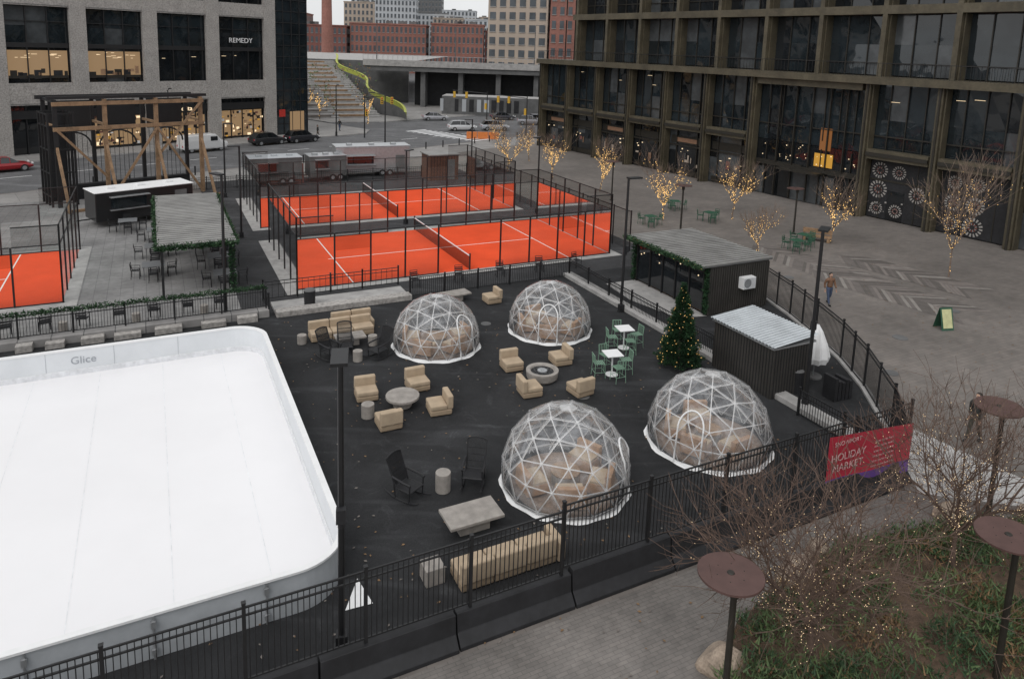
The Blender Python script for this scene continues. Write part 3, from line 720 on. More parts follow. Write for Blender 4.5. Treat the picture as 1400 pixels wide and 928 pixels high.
# ------------------------------------------------ right building
g=emp('bronze_office_building',(36.6,49.7,0),math.atan2(.829,-.559))
xs=[.9+5.76*k for k in range(-9,11)]
XL,XR=58.9,-51
wl=B();gw=B();mu=B();ex=B()
wl.bx(XR,XL-.5,-30,-1.0,0,11.0,m_bronzed);wl.bx(XR,53,-30,-2.6,11.0,34,m_bronzed);wl.bx(XR,XL,-30,1.0,11.2,11.8,m_bronze)
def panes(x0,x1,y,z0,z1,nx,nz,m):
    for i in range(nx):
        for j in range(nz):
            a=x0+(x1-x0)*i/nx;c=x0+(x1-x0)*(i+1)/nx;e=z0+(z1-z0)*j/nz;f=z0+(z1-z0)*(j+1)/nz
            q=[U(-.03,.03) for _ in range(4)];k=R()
            gw.quad((a,y+q[0],e),(c,y+q[1],e),(c,y+q[2],f),(a,y+q[3],f),m if k<.68 else(m_win if k<.84 else m_palepane))  # random panes get the paler glass, imitating reflections by colour
for k,x in enumerate(xs):
    if abs(x-18.18)>.3:
        wl.box(x,0.05,5.6,.42,1.0,11.2,m_bronze)
        for s in(-1,1): wl.box(x+s*.3,-.1,5.58,.12,.8,11.16,m_bronze)
        wl.box(x+.0,.6,5.6,.14,.1,11.2,m_bronzed)
ent=lambda x:12.4<x<23.95
for i in range(len(xs)-1):
    xa,xb=xs[i]+.38,xs[i+1]-.38
    if i==0: xa=XR
    e_=ent((xa+xb)/2)
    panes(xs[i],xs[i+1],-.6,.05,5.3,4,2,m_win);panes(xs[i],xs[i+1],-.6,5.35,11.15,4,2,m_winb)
    if not e_:
        wl.bx(xa,xb,-.3,.45,5.05,5.85,m_bronze);wl.bx(xa,xb,.451,.6,5.3,5.6,m_bronzed)
    for j in range(1,4):
        x=xs[i]+5.76*j/4;mu.box(x,-.5,8.5,.07,.12,5.3,m_bronzed)
        if j!=2: mu.box(x,-.5,2.6,.07,.12,5.0,m_bronzed)
    mu.box((xa+xb)/2,-.5,6.9,xb-xa,.1,.1,m_bronzed);mu.box((xa+xb)/2,-.5,3.3,xb-xa,.14,.16,m_bronzed)
    for j in range(3):
        if R()<.3: ex.box(U(xa+.5,xb-.5),-.5,U(9.4,10.6),U(.3,.8),.02,.03,m_litb)
for y in(-6,-12,-18,-24): wl.box(XL-.2,y,5.6,.9,.5,11.2,m_bronze)
gw.bx(XL-.49,XL-.4,-29,-1.2,.1,11,m_winb);wl.bx(XL-.5,XL+.1,-30,-.6,5.05,5.85,m_bronze)
for z0 in(11.8,17.6,23.4,29.2):
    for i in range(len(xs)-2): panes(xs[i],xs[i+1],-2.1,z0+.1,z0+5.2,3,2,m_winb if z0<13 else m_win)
    wl.bx(XR,53.6,-2.9,-.75,z0+5.1,z0+5.8,m_bronze)
    x=xs[0]
    while x<53.5:
        wl.box(x,-1.5,z0+2.55,.4,1.5,5.1,m_bronze)
        for s in(-1,1): wl.box(x+s*.28,-1.75,z0+2.53,.1,1.2,5.06,m_bronze)
        for j in(1,2): mu.box(x+j*1.92,-2.05,z0+2.6,.08,.14,5.2,m_bronzed)
        x+=5.76
    mu.box((XR+53)/2,-2.04,z0+1.1,53-XR,.1,.08,m_bronzed)
    gw.bx(53.0,53.1,-29,-3,z0+.3,z0+5,m_win)
    for y in(-8,-14,-20,-26): wl.box(53.2,y,z0+2.5,.6,.4,5.1,m_bronze)
for i in range(int((XL-XR)/.35)): mu.box(XR+i*.35,.8,12.35,.025,.025,1.1,m_black,nocap=True)
mu.box((XL+XR)/2,.8,12.9,XL-XR,.06,.05,m_black)
m_stan=M('sign_tan',(.25,.14,.085),.8)
for i in range(len(xs)-1):
    xa,xb=xs[i]+.4,xs[i+1]-.4
    if ent((xa+xb)/2): continue
    if (xa+xb)/2>24:
        ex.bx(xa+.2,xb-.2,-.55,-.51,3.5,4.3,m_bronzed)
        if i%2==0:
            ex.bx(xa+1,xb-1,-.505,-.5,3.65,4.1,m_stan)
        for q in range(3): ex.box(U(xa+.5,xb-.5),-.5,U(2.2,3.0),U(.08,.25),.02,U(.05,.14),m_litb)
        for q in range(5): ex.box(U(xa+.4,xb-.4),-.52,U(.9,2.2),U(.1,.5),.015,U(.2,.9),random.choice([m_stan,m_tanb,m_palepane,m_brickr2]))
        ex.bx(xa+.3,xb-.3,-.55,-.53,.1,.7,m_bronzed)
wl.bx(12.95,23.4,-.3,.5,10.6,11.19,m_bronze)
ex.bx(15.6,17.4,-.56,-.54,3.5,4.7,m_lity);ex.bx(15.9,17.0,-.555,-.54,5.0,7.0,EM('lit_amber',(1,.35,.06),.2))
for q in range(26): ex.box(U(13.2,23.2),-.53,U(3.6,5.2),U(.04,.1),.02,U(.04,.1),m_litb)
for x in(14.6,16.2,17.9,19.6,21.3): ex.box(x,-.4,5.4,.09,.2,10.5,m_bronzed)
ex.box(18.2,-.38,3.1,10.4,.24,.3,m_bronzed);ex.box(18.2,.2,2.95,4.2,1.4,.16,m_bronzed)
m_wh=M('graphic_white',(.34,.32,.3),.7);m_rd=M('graphic_rust',(.25,.06,.04),.7)
def wheel(cx,cz,r,n=16):
    for i in range(n):
        a0=2*math.pi*i/n;a1=a0+math.pi/n
        f=lambda a,rr:(cx+rr*math.cos(a),-.46,cz+rr*math.sin(a))
        ex.add([f(a0,r*.66),f(a0,r),f(a1,r),f(a1,r*.66)],[(0,1,2,3)],m_wh)
        ex.add([f(a0,r*.25),f(a0,r*.5),f(a1,r*.42),f(a1,r*.25)],[(0,1,2,3)],m_wh if i%2 else m_rd)
for xa,xb in((7.2,12.0),(1.3,6.3)):
    ex.bx(xa,xb,-.5,-.48,.1,5.0,m_blackp)
    for i in range(3):
        for j in range(3):
            if R()<.7: wheel(xa+.8+i*1.6,.9+j*1.6,U(.5,.76))
ex.bx(9.0,10.4,-.475,-.463,0.1,2.5,m_win)
for q in range(9): ex.box(U(9,12),-.44,U(.5,1.6),U(.05,.15),.01,U(.05,.15),m_wh)
mk('walls',wl.mesh('rw'),parent=g);mk('windows',gw.mesh('rg'),parent=g);mk('mullions',mu.mesh('rm'),parent=g);mk('shopfronts',ex.mesh('rx'),parent=g)

# ------------------------------------------------ left building
g=emp('stone_office_building',(-53.5,74.7,0),math.atan2(.772,.636))
wl=B();gw=B();ex=B()
px=[-23.4,-15.6,-7.8,0,7.8,15.6,23.4,31.5]
wl.bx(-24,32.2,.9,30,0,30,m_blackp)
for x in px: wl.box(x,.4,15,1.7,.8,30,m_gran)
for i in range(len(px)-1):
    xa,xb=px[i]+.85,px[i+1]-.85
    for z0,z1 in((5.35,7.7),(15.9,17.7),(25.9,27.7)):
        wl.bx(xa,xb,.05,.75,z0,z1,m_gran)
        wl.bx(xa,xb,.02,.049,z0+.1,z0+.16,m_concd)
    for zb in(7.7,17.7):
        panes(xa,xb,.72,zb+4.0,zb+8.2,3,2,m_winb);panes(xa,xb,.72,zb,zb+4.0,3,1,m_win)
        if zb==7.7:
            lit=i in(3,4)
            if lit: ex.bx(xa+.2,xb-.2,.64,.67,zb+.5,zb+3.5,m_lit)
            for q in range(12 if lit else 2): ex.box(U(xa+.4,xb-.4),.63,zb+U(2.7,3.4),U(.2,.6),.02,.04,m_litb)
            for q in range(9 if lit else 0): ex.box(U(xa+.4,xb-.4),.625,zb+U(.6,1.4),U(.3,.9),.015,U(.3,1.0),random.choice([m_tan,m_bronzed,m_blackp]))
            if lit: ex.bx(xa+.2,xb-.2,.6,.615,zb+.5,zb+.8,m_bronzed)
        ex.bx(xa,xb,.45,.8,zb+3.8,zb+4.3,m_black)
        for j in range(0,4): ex.box(xa+(xb-xa)*j/3,.58,zb+4.1,.1,.2,8.2,m_black)
        ex.box((xa+xb)/2,.58,zb+6.6,xb-xa,.12,.08,m_black)
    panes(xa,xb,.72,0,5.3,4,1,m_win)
    for j in range(0,5): ex.box(xa+(xb-xa)*j/4,.6,2.65,.1,.2,5.3,m_black)
    ex.box((xa+xb)/2,.5,4.3,xb-xa,.3,.9,m_black)
    if i>=4:
        ex.bx(xa+.3,xb-.3,.66,.69,.3,3.7,m_lit)
        for q in range(70): ex.box(U(xa+.3,xb-.3),.64,U(.3,3.7),U(.06,.5),.02,U(.04,.4),random.choice([m_litb,m_lity,m_tan,m_brickr2,m_white,m_black,m_black,m_black,m_black,m_black]))
mk('walls',wl.mesh('lw'),parent=g)
b=B();b.bx(32.2,37.4,.2,30,0,30,m_winb)
for z in [i*1.55 for i in range(20)]: b.box(34.8,.17,z,5.3,.08,.1,m_black);b.box(37.42,15,z,.08,29,.1,m_black)
for x in(32.3,33.6,34.9,36.2,37.4): b.box(x,.15,15,.1,.12,30,m_black)
for y in range(1,30,2): b.box(37.45,y,15,.1,.1,30,m_black)
b.bx(34.5,36.8,.1,.13,.2,3.2,m_lit)
b.bx(32.4,33.3,-.6,-.5,2.6,3.6,M('shop_sign',(.5,.03,.02),.6))
mk('glass_corner',b.mesh('gc'),parent=g);mk('interiors',ex.mesh('lx'),parent=g)
mk('windows',gw.mesh('lg'),parent=g)
text('lettering','REMEDY',.9,(27.4,.35,12.6),(math.radians(90),0,0),m_white,g,.03)
text('lettering','Lolita',.8,(19.6,.25,4.0),(math.radians(90),0,0),m_litb,g,.03)

# ------------------------------------------------ distance
def block(name,x,y,yaw,w,d,h,m,nx,nz,z0=0,ww=.5,wh=.6,side=True,zb=0,corn=True):
    b=B();b.bx(-w/2,w/2,0,d,zb,h,m)
    if corn: b.bx(-w/2-.3,w/2+.3,-.3,d+.3,h,h+.6,m)
    sx=w/nx;sz=(h-z0)/nz
    for i in range(nx):
        for j in range(nz):
            cx=-w/2+(i+.5)*sx;cz=z0+(j+.5)*sz
            b.box(cx,-.04,cz,sx*ww,.12,sz*wh,m_farwin);b.box(cx,-.1,cz-sz*wh/2-.1,sx*ww+.2,.2,.15,m_conc)
    if side:
        ny=max(2,int(d/sx))
        for i in range(ny):
            for j in range(nz):
                cy=(i+.5)*d/ny;cz=z0+(j+.5)*sz
                for s in(-1,1): b.box(s*(w/2+.03),cy,cz,.1,sx*ww,sz*wh,m_farwin)
    for q in range(4): xx=U(-w*.35,w*.35);b.box(xx,d*.5,h+1.2,U(2,4),3,1.6,m_concd)
    mk(name,b.mesh(name),(x,y,-.13),yaw)
block('brick_building',-58,330,.05,34,20,21.5,m_brickr,17,5)
block('brick_building',-27,335,.02,24,20,22.5,m_brickr,12,5)
block('brick_building',-90,325,.1,28,20,20,m_brickr2,14,5)
block('brick_building',-12,340,0,5,20,20,m_brickr2,2,5)
block('apartment_building',-78,470,.05,26,20,41,m_grey,11,10)
block('apartment_building',-62,520,.05,34,20,34,m_grey,12,9)
block('apartment_building',-40,500,.05,34,20,31,m_tanb,12,9)
block('apartment_building',-105,500,.05,26,20,40,m_tanb,9,9)
block('brick_building',-140,380,.1,60,20,27,m_brickr,20,6)
block('apartment_building',-22,480,0,24,20,30,m_grey,8,7)
block('apartment_building',-120,640,0,50,20,52,m_grey,12,10)
block('apartment_building',-52,660,0,30,20,44,m_grey,9,9)
block('apartment_building',-85,700,0,26,20,58,m_concd,8,12)
block('apartment_building',-20,640,0,26,20,38,m_tanb,8,8)
block('masonry_tower',.2,196,-.35,17,20,60,m_tanb,6,18,ww=.6,wh=.55)
block('brick_building',17,190,-.25,17,18,32,m_brickr,8,9,wh=.55)
block('brick_building',40,200,-.2,30,18,36,m_brickr2,12,9)
block('brick_building',75,260,-.2,60,18,30,m_brickr,20,7)
b=B();b.cyl((0,0,0),(0,0,38),2.1,1.6,m_brickr,20);b.cyl((0,0,36),(0,0,36.8),1.9,1.9,m_brickr2,20);mk('brick_chimney',b.mesh('ch'),(-67,258,0))
g=emp('road_bridge',(-8,152,-.13),-.02)
b=B();b.bx(-24,60,0,9,7.6,9.0,m_concd);b.bx(-24,60,-.3,0,8.6,9.9,m_conc);mk('deck',b.mesh('bd'),parent=g)
b=B();b.bx(-14,60,6,6.5,0,7.6,m_blackp)
for i in range(9): b.bx(-12+i*8,-11+i*8,1,5,0,7.6,m_concd)
mk('piers',b.mesh('bp'),parent=g)
b=B()
for i in range(80): b.box(-24+i*1.05,-.15,10.4,.06,.06,1.0,m_silver)
b.box(18,-.15,10.9,84,.08,.08,m_silver);mk('railing',b.mesh('br'),parent=g)
b=B()
for x,h in((-22,9),(-5,8),(12,9),(30,9)):
    b.cyl((x,4,9),(x,4,9+h),.12,.08,m_concd,6);b.cyl((x,4,9+h),(x+2,3.5,9+h+.2),.06,.06,m_concd,6)
mk('lamps',b.mesh('bl'),parent=g)
b=B();b.bx(-8,26,0,.5,0,3.6,m_concd);b.bx(-8,26,.1,6,3.6,3.65,m_conc)
for i in range(24): b.box(-8+i*1.45,-.03,1.9,U(.6,1.1),.06,2.4,random.choice([m_concd,m_grey,m_blackp]))
mk('hoarding',b.mesh('hd'),(-6,139,-.13),-.05)
b=B();b.at(-29,126,0,.48)
for i in range(26): b.bx(-9,6,i*1.4,i*1.4+1.4,0,.2+i*.35,m_conc)
for i in range(26):
    if i%2==0:
        b.bx(-8,-3,i*1.4+.2,i*1.4+1.2,.2+i*.35,.5+i*.35,m_woodg);b.bx(-1.5,3.5,i*1.4+.2,i*1.4+1.2,.2+i*.35,.5+i*.35,m_wood)
leafpile(b,lambda:(random.choice([-2.3,4.6]),U(0,35),U(.3,9)),500,.4,[m_leaf[3],m_leaf[0]],.35)
mk('terraced_steps',b.mesh('ts'))
b=B()
pts=[]
for i in range(46):
    t=i/45;s_=1.2*math.sin(t*14)
    pts.append((-18.5-23*t+s_*.86,124+40*t+s_*.5,.5+9*t))
for i in range(45):
    p,q=pts[i],pts[i+1];b.quad(p,q,(q[0],q[1],q[2]+1.0),(p[0],p[1],p[2]+1.0),m_yellow)
    b.quad((p[0],p[1],p[2]+1.0),(q[0],q[1],q[2]+1.0),(q[0]-.5,q[1]+.3,q[2]+1.0),(p[0]-.5,p[1]+.3,p[2]+1.0),m_yellow)
    b.quad(p,q,(q[0],q[1],-.1),(p[0],p[1],-.1),m_concd)
mk('yellow_balustrade',b.mesh('yb'))
b=B();b.poly([(-130,164),(-24,164),(-24,260),(-130,260)],9.2,m_conc);b.bx(-130,-47,162,164,-.1,9.3,m_concd);b.bx(-46.9,-24,163,164,-.1,9.2,m_concd);mk('embankment',b.mesh('eb'))

# ------------------------------------------------ bare trees
def tree(x,y,h,seed,mat,levels=4,kids=4,spread=.75,lights=300,lr=.03,bulb=m_bulb,trunk=.28,r0=.09,n=5,z0=0,twigl=1.0,up=.3,off=.05,tl=.33,kk2=2):
    rs=random.Random(seed);b=B();P=[]
    def grow(p,d,L,r,lv):
        seg=4 if lv in(1,2) else 3 if lv==0 else 2;q=p
        for i in range(seg):
            d=(d+Vector((rs.uniform(-1,1),rs.uniform(-1,1),rs.uniform(-.5,.9)))*(.09+.05*lv)).normalized()
            nq=q+d*L/seg;ra=r*(1-.4*i/seg);rb=r*(1-.4*(i+1)/seg)
            b.cyl(q,nq,ra,rb,mat,n if lv<2 else(4 if lv<3 else 3),False);P.append((q.copy(),nq.copy(),lv));
            if i>0 and lv>0 and lv<levels:
                a=rs.uniform(0,6.28);o=d.orthogonal().normalized();o.rotate(Matrix.Rotation(a,3,d))
                grow(nq,(d*.7+o*spread+Vector((0,0,up*.6))).normalized(),L*rs.uniform(.4,.65),rb*.55,lv+1)
            q=nq
        if lv<levels:
            a0=rs.uniform(0,6.28);kk=kids if lv==0 else kk2
            for k in range(kk):
                a=a0+k*2*math.pi/kk+rs.uniform(-.5,.5);o=d.orthogonal().normalized();o.rotate(Matrix.Rotation(a,3,d))
                grow(q,(d*.8+o*spread*rs.uniform(.5,1.2)*(1.15 if lv==0 else .8)+Vector((0,0,up))).normalized(),L*rs.uniform(.65,.95)*(twigl if lv else twigl*1.35),r*.62,lv+1)
    grow(Vector((0,0,0)),Vector((0,0,1)),h*trunk,r0,0)
    mx=max(q.z for _,q,_ in P);s=h/mx
    PL=[e for e in P if e[2]<levels]
    for i in range(lights):
        p,q,lv=rs.choice(PL);t=rs.random();c=p.lerp(q,t)
        b.octa((c.x+rs.uniform(-off,off),c.y+rs.uniform(-off,off),c.z+rs.uniform(-off,off)),lr/s,bulb)
    tp=[e for e in P if e[2]<=1]
    for i in range(int(lights*tl)):
        p,q,lv=rs.choice(tp);c=p.lerp(q,rs.random());rr=r0*1.2;a=rs.uniform(0,6.28);b.octa((c.x+rr*math.cos(a),c.y+rr*math.sin(a),c.z),lr/s,bulb)
    o=mk('bare_tree',b.mesh('bt'),(x,y,z0));o.scale=(s,s,s)
for i,(x,y,h,l) in enumerate(((-.5,74,5.6,260),(4.2,72.5,5.6,260),(8.4,66.8,5.8,280),(12.1,55.7,6.2,280),(18,57,5.6,220),(16.6,46.5,3.8,150),(23.4,51,5.2,170),(27.4,43.2,8.2,240),(2,84,5.4,180),(-2,97,5,120))):
    tree(x,y,h,20+i,m_barkl,4,5,.66,l,.027 if y>50 else .02,off=.03,r0=.075,trunk=.28,up=.32,kk2=3)
for i,(x,y) in enumerate(((-33,122),(-37,130),(-24,118),(-41,128))): tree(x,y,6,60+i,m_barkl,3,4,.6,90,.05)
tree(6.9,13.9,5.1,3,m_bark,5,6,.85,800,.009,m_bulbn,.2,.1,6,.2,1.12,.06,.02,.12,3)
tree(11.9,17.0,5.9,8,m_bark,5,6,.8,850,.0105,m_bulbn,.22,.1,6,.2,1.1,.1,.02,.15,3)

# ------------------------------------------------ planter bed
bed=[(4.6,13.2),(5.6,14.9),(7.4,16.4),(9.3,17.7),(12.2,18.7),(15.3,19.0),(22,17),(22,6),(5,6)]
def inside(x,y,poly):
    c=False;n=len(poly);j=n-1
    for i in range(n):
        xi,yi=poly[i];xj,yj=poly[j]
        if (yi>y)!=(yj>y) and x<(xj-xi)*(y-yi)/(yj-yi)+xi:c=not c
        j=i
    return c
b=B();b.prism(bed,0,.14,m_conc,m_mulch)
mk('planting_bed',b.mesh('pb'))
b=B();cnt=0
clump=[]
while len(clump)<260:
    x,y=U(4.6,19),U(10.5,19)
    if inside(x,y,bed): clump.append((x,y,U(.3,.8),random.choice([0,0,0,1,1,2,2,3])))
while cnt<42000:
    cx,cy,cr,ci=random.choice(clump)
    a=U(0,6.28);rr=cr*math.sqrt(R());x=cx+rr*math.cos(a);y=cy+rr*math.sin(a)
    cnt+=1
    if not inside(x,y,bed): continue
    hh=.4*(1-(rr/cr)**2)*U(.3,1);o=Vector((x,y,.12+hh));d=Vector((U(-.8,.8),U(-.8,.8),U(.2,1))).normalized();e=d.orthogonal().normalized()
    e.rotate(Matrix.Rotation(U(0,6.28),3,d));l=U(.1,.26)
    m=m_leaf[ci] if R()<.75 else random.choice(m_leaf)
    b.add([o-e*.02,o+e*.02,o+d*l],[(0,1,2)],m)
mk('ground_cover_plants',b.mesh('gc'))
def boulder(x,y,sx,sy,sz,seed,yaw=0):
    rs=random.Random(seed);bm=bmesh.new();bmesh.ops.create_icosphere(bm,subdivisions=3,radius=1)
    pl=[(Vector((rs.uniform(-1,1),rs.uniform(-1,1),rs.uniform(-.3,1))).normalized(),rs.uniform(.6,.85)) for i in range(14)]
    for v in bm.verts:
        for nn,dd in pl:
            k=v.co.dot(nn)
            if k>dd: v.co-=nn*(k-dd)
        v.co.x*=sx;v.co.y*=sy;v.co.z*=sz
    me=bpy.data.meshes.new('boulder');bm.to_mesh(me);bm.free();me.materials.append(m_stone);mk('boulder',me,(x,y,sz*.45),yaw)
boulder(4.9,13.7,.7,.45,.5,1,.5);boulder(7.6,16.6,.85,.45,.45,2,.85);boulder(8.6,17.5,.5,.35,.35,5,.7);boulder(13.2,19.2,.6,.4,.35,3,.1);boulder(15.6,19.2,.55,.4,.4,4,.3)

# ------------------------------------------------ disc lamps
def disclamp(x,y,h=3.5,r=.62,tilt=.05):
    g=emp('street_lamp',(x,y,0),U(0,6));b=B();b.cyl((0,0,0),(0,0,h-.12),.075,.06,m_bronzed,12);b.cyl((0,0,0),(0,0,.04),.18,.18,m_bronzed,16)
    b.cyl((0,0,h-.35),(0,0,h-.05),.1,.12,m_bronzed,12);mk('pole',b.mesh('dp'),parent=g)
    b=B();b.cyl((0,0,h-.05),(0,0,h),r,r,m_umber,48);b.cyl((0,0,h),(0,0,h+.02),r*.12,r*.1,m_bronzed,16)
    for k in range(6): b.cyl((r*.45*math.cos(k*1.047),r*.45*math.sin(k*1.047),h),(r*.45*math.cos(k*1.047),r*.45*math.sin(k*1.047),h+.008),.012,.012,m_bronzed,8)
    o=mk('disc_shade',b.mesh('dd'),parent=g,bevel=.008);o.rotation_euler=(tilt,0,0)
disclamp(4.45,12.1);disclamp(14.4,19.4);disclamp(10.8,13.6);disclamp(21.4,52.8);disclamp(12.8,52.5);disclamp(9.0,63)

# ------------------------------------------------ banner, signs
p0=(9.5,19.45);p1=(12.85,21.05);L=math.dist(p0,p1);yaw=math.atan2(p1[1]-p0[1],p1[0]-p0[0])
g=emp('event_banner',(p0[0]+.02,p0[1]-.02,0),yaw)
P=[];F=[];n=14
for i in range(n+1):
    t=i/n;zb=.45-.1*t;zt=2.3-.5*t*.6;w=.03*math.sin(t*9)
    for k in range(5): P.append((t*L,w*(.4+.6*math.sin(k*1.3)),zb+(zt-zb)*k/4))
for i in range(n):
    for k in range(4):a=i*5+k;F.append((a,a+5,a+6,a+1))
b=B();b.add(P,[f for j,f in enumerate(F) if j%4],m_red);b.add(P,[f for j,f in enumerate(F) if j%4==0],M('banner_mix',(.12,.05,.25),.6));mk('cloth',b.mesh('bn'),parent=g)
rx=(math.radians(90),0,0)
m_bt=M('banner_print',(.7,.45,.45),.6)
text('lettering','HOLIDAY\nMARKET',.34,(.82,-.05,1.5),rx,m_bt,g,.002);text('lettering','SNOWPORT',.2,(.75,-.05,1.98),rx,m_bt,g,.002)
for k in range(6): text('lettering','winter market '+'food drinks'[:5+k],.1,(2.35,-.05,1.75-k*.16),rx,m_bt,g,.002)
b=B()
m_sf=M('sign_face',(.55,.55,.3),.6)
for s in(-1,1):
    b.quad((-.35,s*.02,1.1),(.35,s*.02,1.1),(.35,s*.3,.0),(-.35,s*.3,.0),m_gdark)
    b.quad((-.27,s*.045,1.02),(.27,s*.045,1.02),(.27,s*.305,.12),(-.27,s*.305,.12),m_sf)
mk('a_frame_sign',b.mesh('af'),(21.9,34.4,0),.2)
b=B();b.bx(-1,1,-.3,.3,.3,.42,m_wood);b.bx(-.9,-.7,-.3,.3,0,.3,m_wood);b.bx(.7,.9,-.3,.3,0,.3,m_wood);b.bx(-1,1,.22,.3,.5,.85,m_wood);b.bx(-.95,-.85,.24,.3,.42,.85,m_wood);b.bx(.85,.95,.24,.3,.42,.85,m_wood)
mk('park_bench',b.mesh('bench'),(22.4,51.0,0),-.5,bevel=.02)

# ------------------------------------------------ vehicles
def car(x,y,yaw,colr,kind='suv',name='parked_car'):
    g=emp(name,(x,y,-.13),yaw);mb=M('car_paint',colr,.25,metal=.2,var=.03,spec=.7)
    if kind=='van': st=[(-2.7,.5,1.0,.9),(-2.6,.4,2.0,.98),(1.2,.35,2.05,1.0),(1.9,.35,1.35,.98),(2.6,.4,1.1,.95),(2.75,.5,.8,.85)];Lw=(-1.75,1.8)
    else:
        hh=1.0 if kind=='suv' else .88
        st=[(-2.3,.45,hh-.15,.8),(-2.2,.35,hh,.9),(-1.0,.28,hh+.02,.94),(.9,.28,hh,.94),(1.9,.32,hh-.12,.9),(2.25,.4,hh-.3,.8)];Lw=(-1.4,1.45)
    b=B();secs=[]
    for xx,zb,zt,w in st:
        zm=zb+(zt-zb)*.6
        secs.append([(xx,-w*.93,zb),(xx,w*.93,zb),(xx,w,zb+.12),(xx,w,zm),(xx,w*.9,zt-.02),(xx,w*.7,zt),(xx,-w*.7,zt),(xx,-w*.9,zt-.02),(xx,-w,zm),(xx,-w,zb+.12)])
    b.loft(secs,mb);mk('body',b.mesh('cb'),parent=g,smooth=False,bevel=.04)
    b=B();r=.34
    for wx in Lw:
        for s in(-1,1):
            yy=s*.82;b.cyl((wx,yy-.12,r),(wx,yy+.12,r),r,r,m_tire,20);b.cyl((wx,yy+s*.125,r),(wx,yy+s*.13,r),.2,.2,m_silver,12)
    mk('wheels',b.mesh('cwl'),parent=g)
    b=B()
    if kind!='van':
        top=1.62 if kind=='suv' else 1.42
        q=[(-2.1 if kind=='suv' else -1.7,hh,.8),(-1.6 if kind=='suv' else -1.0,top-.03,.62),(-.2,top,.64),(.4,top-.05,.62),(1.15,hh,.8)]
        P=[];nq=len(q)
        for s in(-1,1):
            for a,z,w in q: P.append((a,s*w,z))
        Fg=[tuple(range(nq-1,-1,-1)),tuple(range(nq,2*nq))];b.add(P,Fg,m_win)
        for i in range(nq-1):
            b.add(P,[(i,i+1,nq+i+1,nq+i)],mb if i in(1,2) else m_win)
        for xx in(-.45,.35):
            for s in(-1,1): b.beam((xx,s*.79,hh),(xx*.9,s*.65,top-.04),.05,mb)
    else:
        b.quad((1.25,-.8,1.98),(1.25,.8,1.98),(1.92,.85,1.36),(1.92,-.85,1.36),m_win)
        for s in(-1,1): b.bx(.5,1.35,s*1.0,s*1.012,1.3,1.8,m_win)
    for s in(-1,1): b.box(2.2 if kind!='van' else 2.7,s*.62,.72,.12,.34,.14,m_white);b.box(-2.27 if kind!='van' else -2.69,s*.7,.8,.06,.2,.22,m_red)
    b.box(2.27 if kind!='van' else 2.74,0,.5,.05,1.0,.16,m_blackp)
    mk('glazing',b.mesh('cgz'),parent=g)
ys=math.atan2(NT[1],NT[0])
car(-8.1,113.5,ys-.55,(.6,.61,.62));car(-3.0,115.5,ys-.6,(.45,.47,.5));car(4.8,129,ys-.6,(.5,.5,.52));car(-36.6,84.0,ys,(.72,.72,.72),'van','parked_van')
car(-31.4,91.2,ys,(.02,.02,.022));car(-28.0,94.6,ys,(.025,.025,.03));car(-48.6,67.6,ys,(.3,.015,.02),'sedan');car(-2,133,ys-.6,(.06,.06,.07),'sedan');car(9,140,ys-.6,(.5,.5,.5),'sedan');car(3,126,0,(.3,.3,.32));car(10,122,ys-.5,(.55,.55,.56));car(-14,128,.3,(.4,.4,.42),'sedan')
b=B()
for i in range(3): b.loft([[(i*1.6+.05+xx,yy*sc,z) for xx,yy in((0,-.3),(1.5,-.3),(1.5,.3),(0,.3))] for z,sc in((0,1),(.35,.7),(1.0,.35))],m_orngp)
mk('traffic_barrier',b.mesh('tb'),(-6.8,104,-.13),.1)
m_sy=M('signal_yellow',(.6,.35,.03),.5)
def tlight(x,y,yaw,arm=5):
    b=B();b.cyl((0,0,0),(0,0,6),.1,.07,m_black,8);b.cyl((0,0,5.7),(arm,0,6.0),.06,.05,m_black,6)
    for xx in(arm*.6,arm*.95,0): 
        z=5.3 if xx else 3.6;b.box(xx+(0 if xx else .25),-.1,z,.36,.3,1.0,m_sy)
        for k in range(3): b.cyl((xx+(0 if xx else .25),-.26,z-.3+k*.3),(xx+(0 if xx else .25),-.28,z-.3+k*.3),.11,.11,m_black if k!=2 else m_red,10)
    mk('traffic_light',b.mesh('tl'),(x,y,-.13),yaw)
tlight(-4.4,118,2.9,6);tlight(-21,101,.3,4);tlight(2,110,2.8,5)
def roadlamp(x,y,h=8,yaw=0):
    b=B();b.cyl((0,0,0),(0,0,h),.1,.06,m_black,8);b.cyl((0,0,h),(1.3,0,h+.3),.05,.04,m_black,6);b.box(1.6,0,h+.3,.7,.25,.1,m_black);b.cyl((0,0,0),(0,0,.6),.16,.14,m_black,8);mk('road_lamp',b.mesh('rl'),(x,y,0),yaw)
for x,y in((-15.5,86.5),(-33,66),(-44,53),(-25,101),(-40,83)): roadlamp(x,y,7 if y>60 else 6,U(0,6))
b=B()
for i in range(22):
    p=S(20+i*3,67.6);b.cyl((p[0],p[1],0),(p[0],p[1],.9),.08,.08,m_black,8)
mk('bollards',b.mesh('bo'))
fence('iron_fence',[W(-10,29),W(22.5,30)],0,1.1,post=2.5,gap=.2)

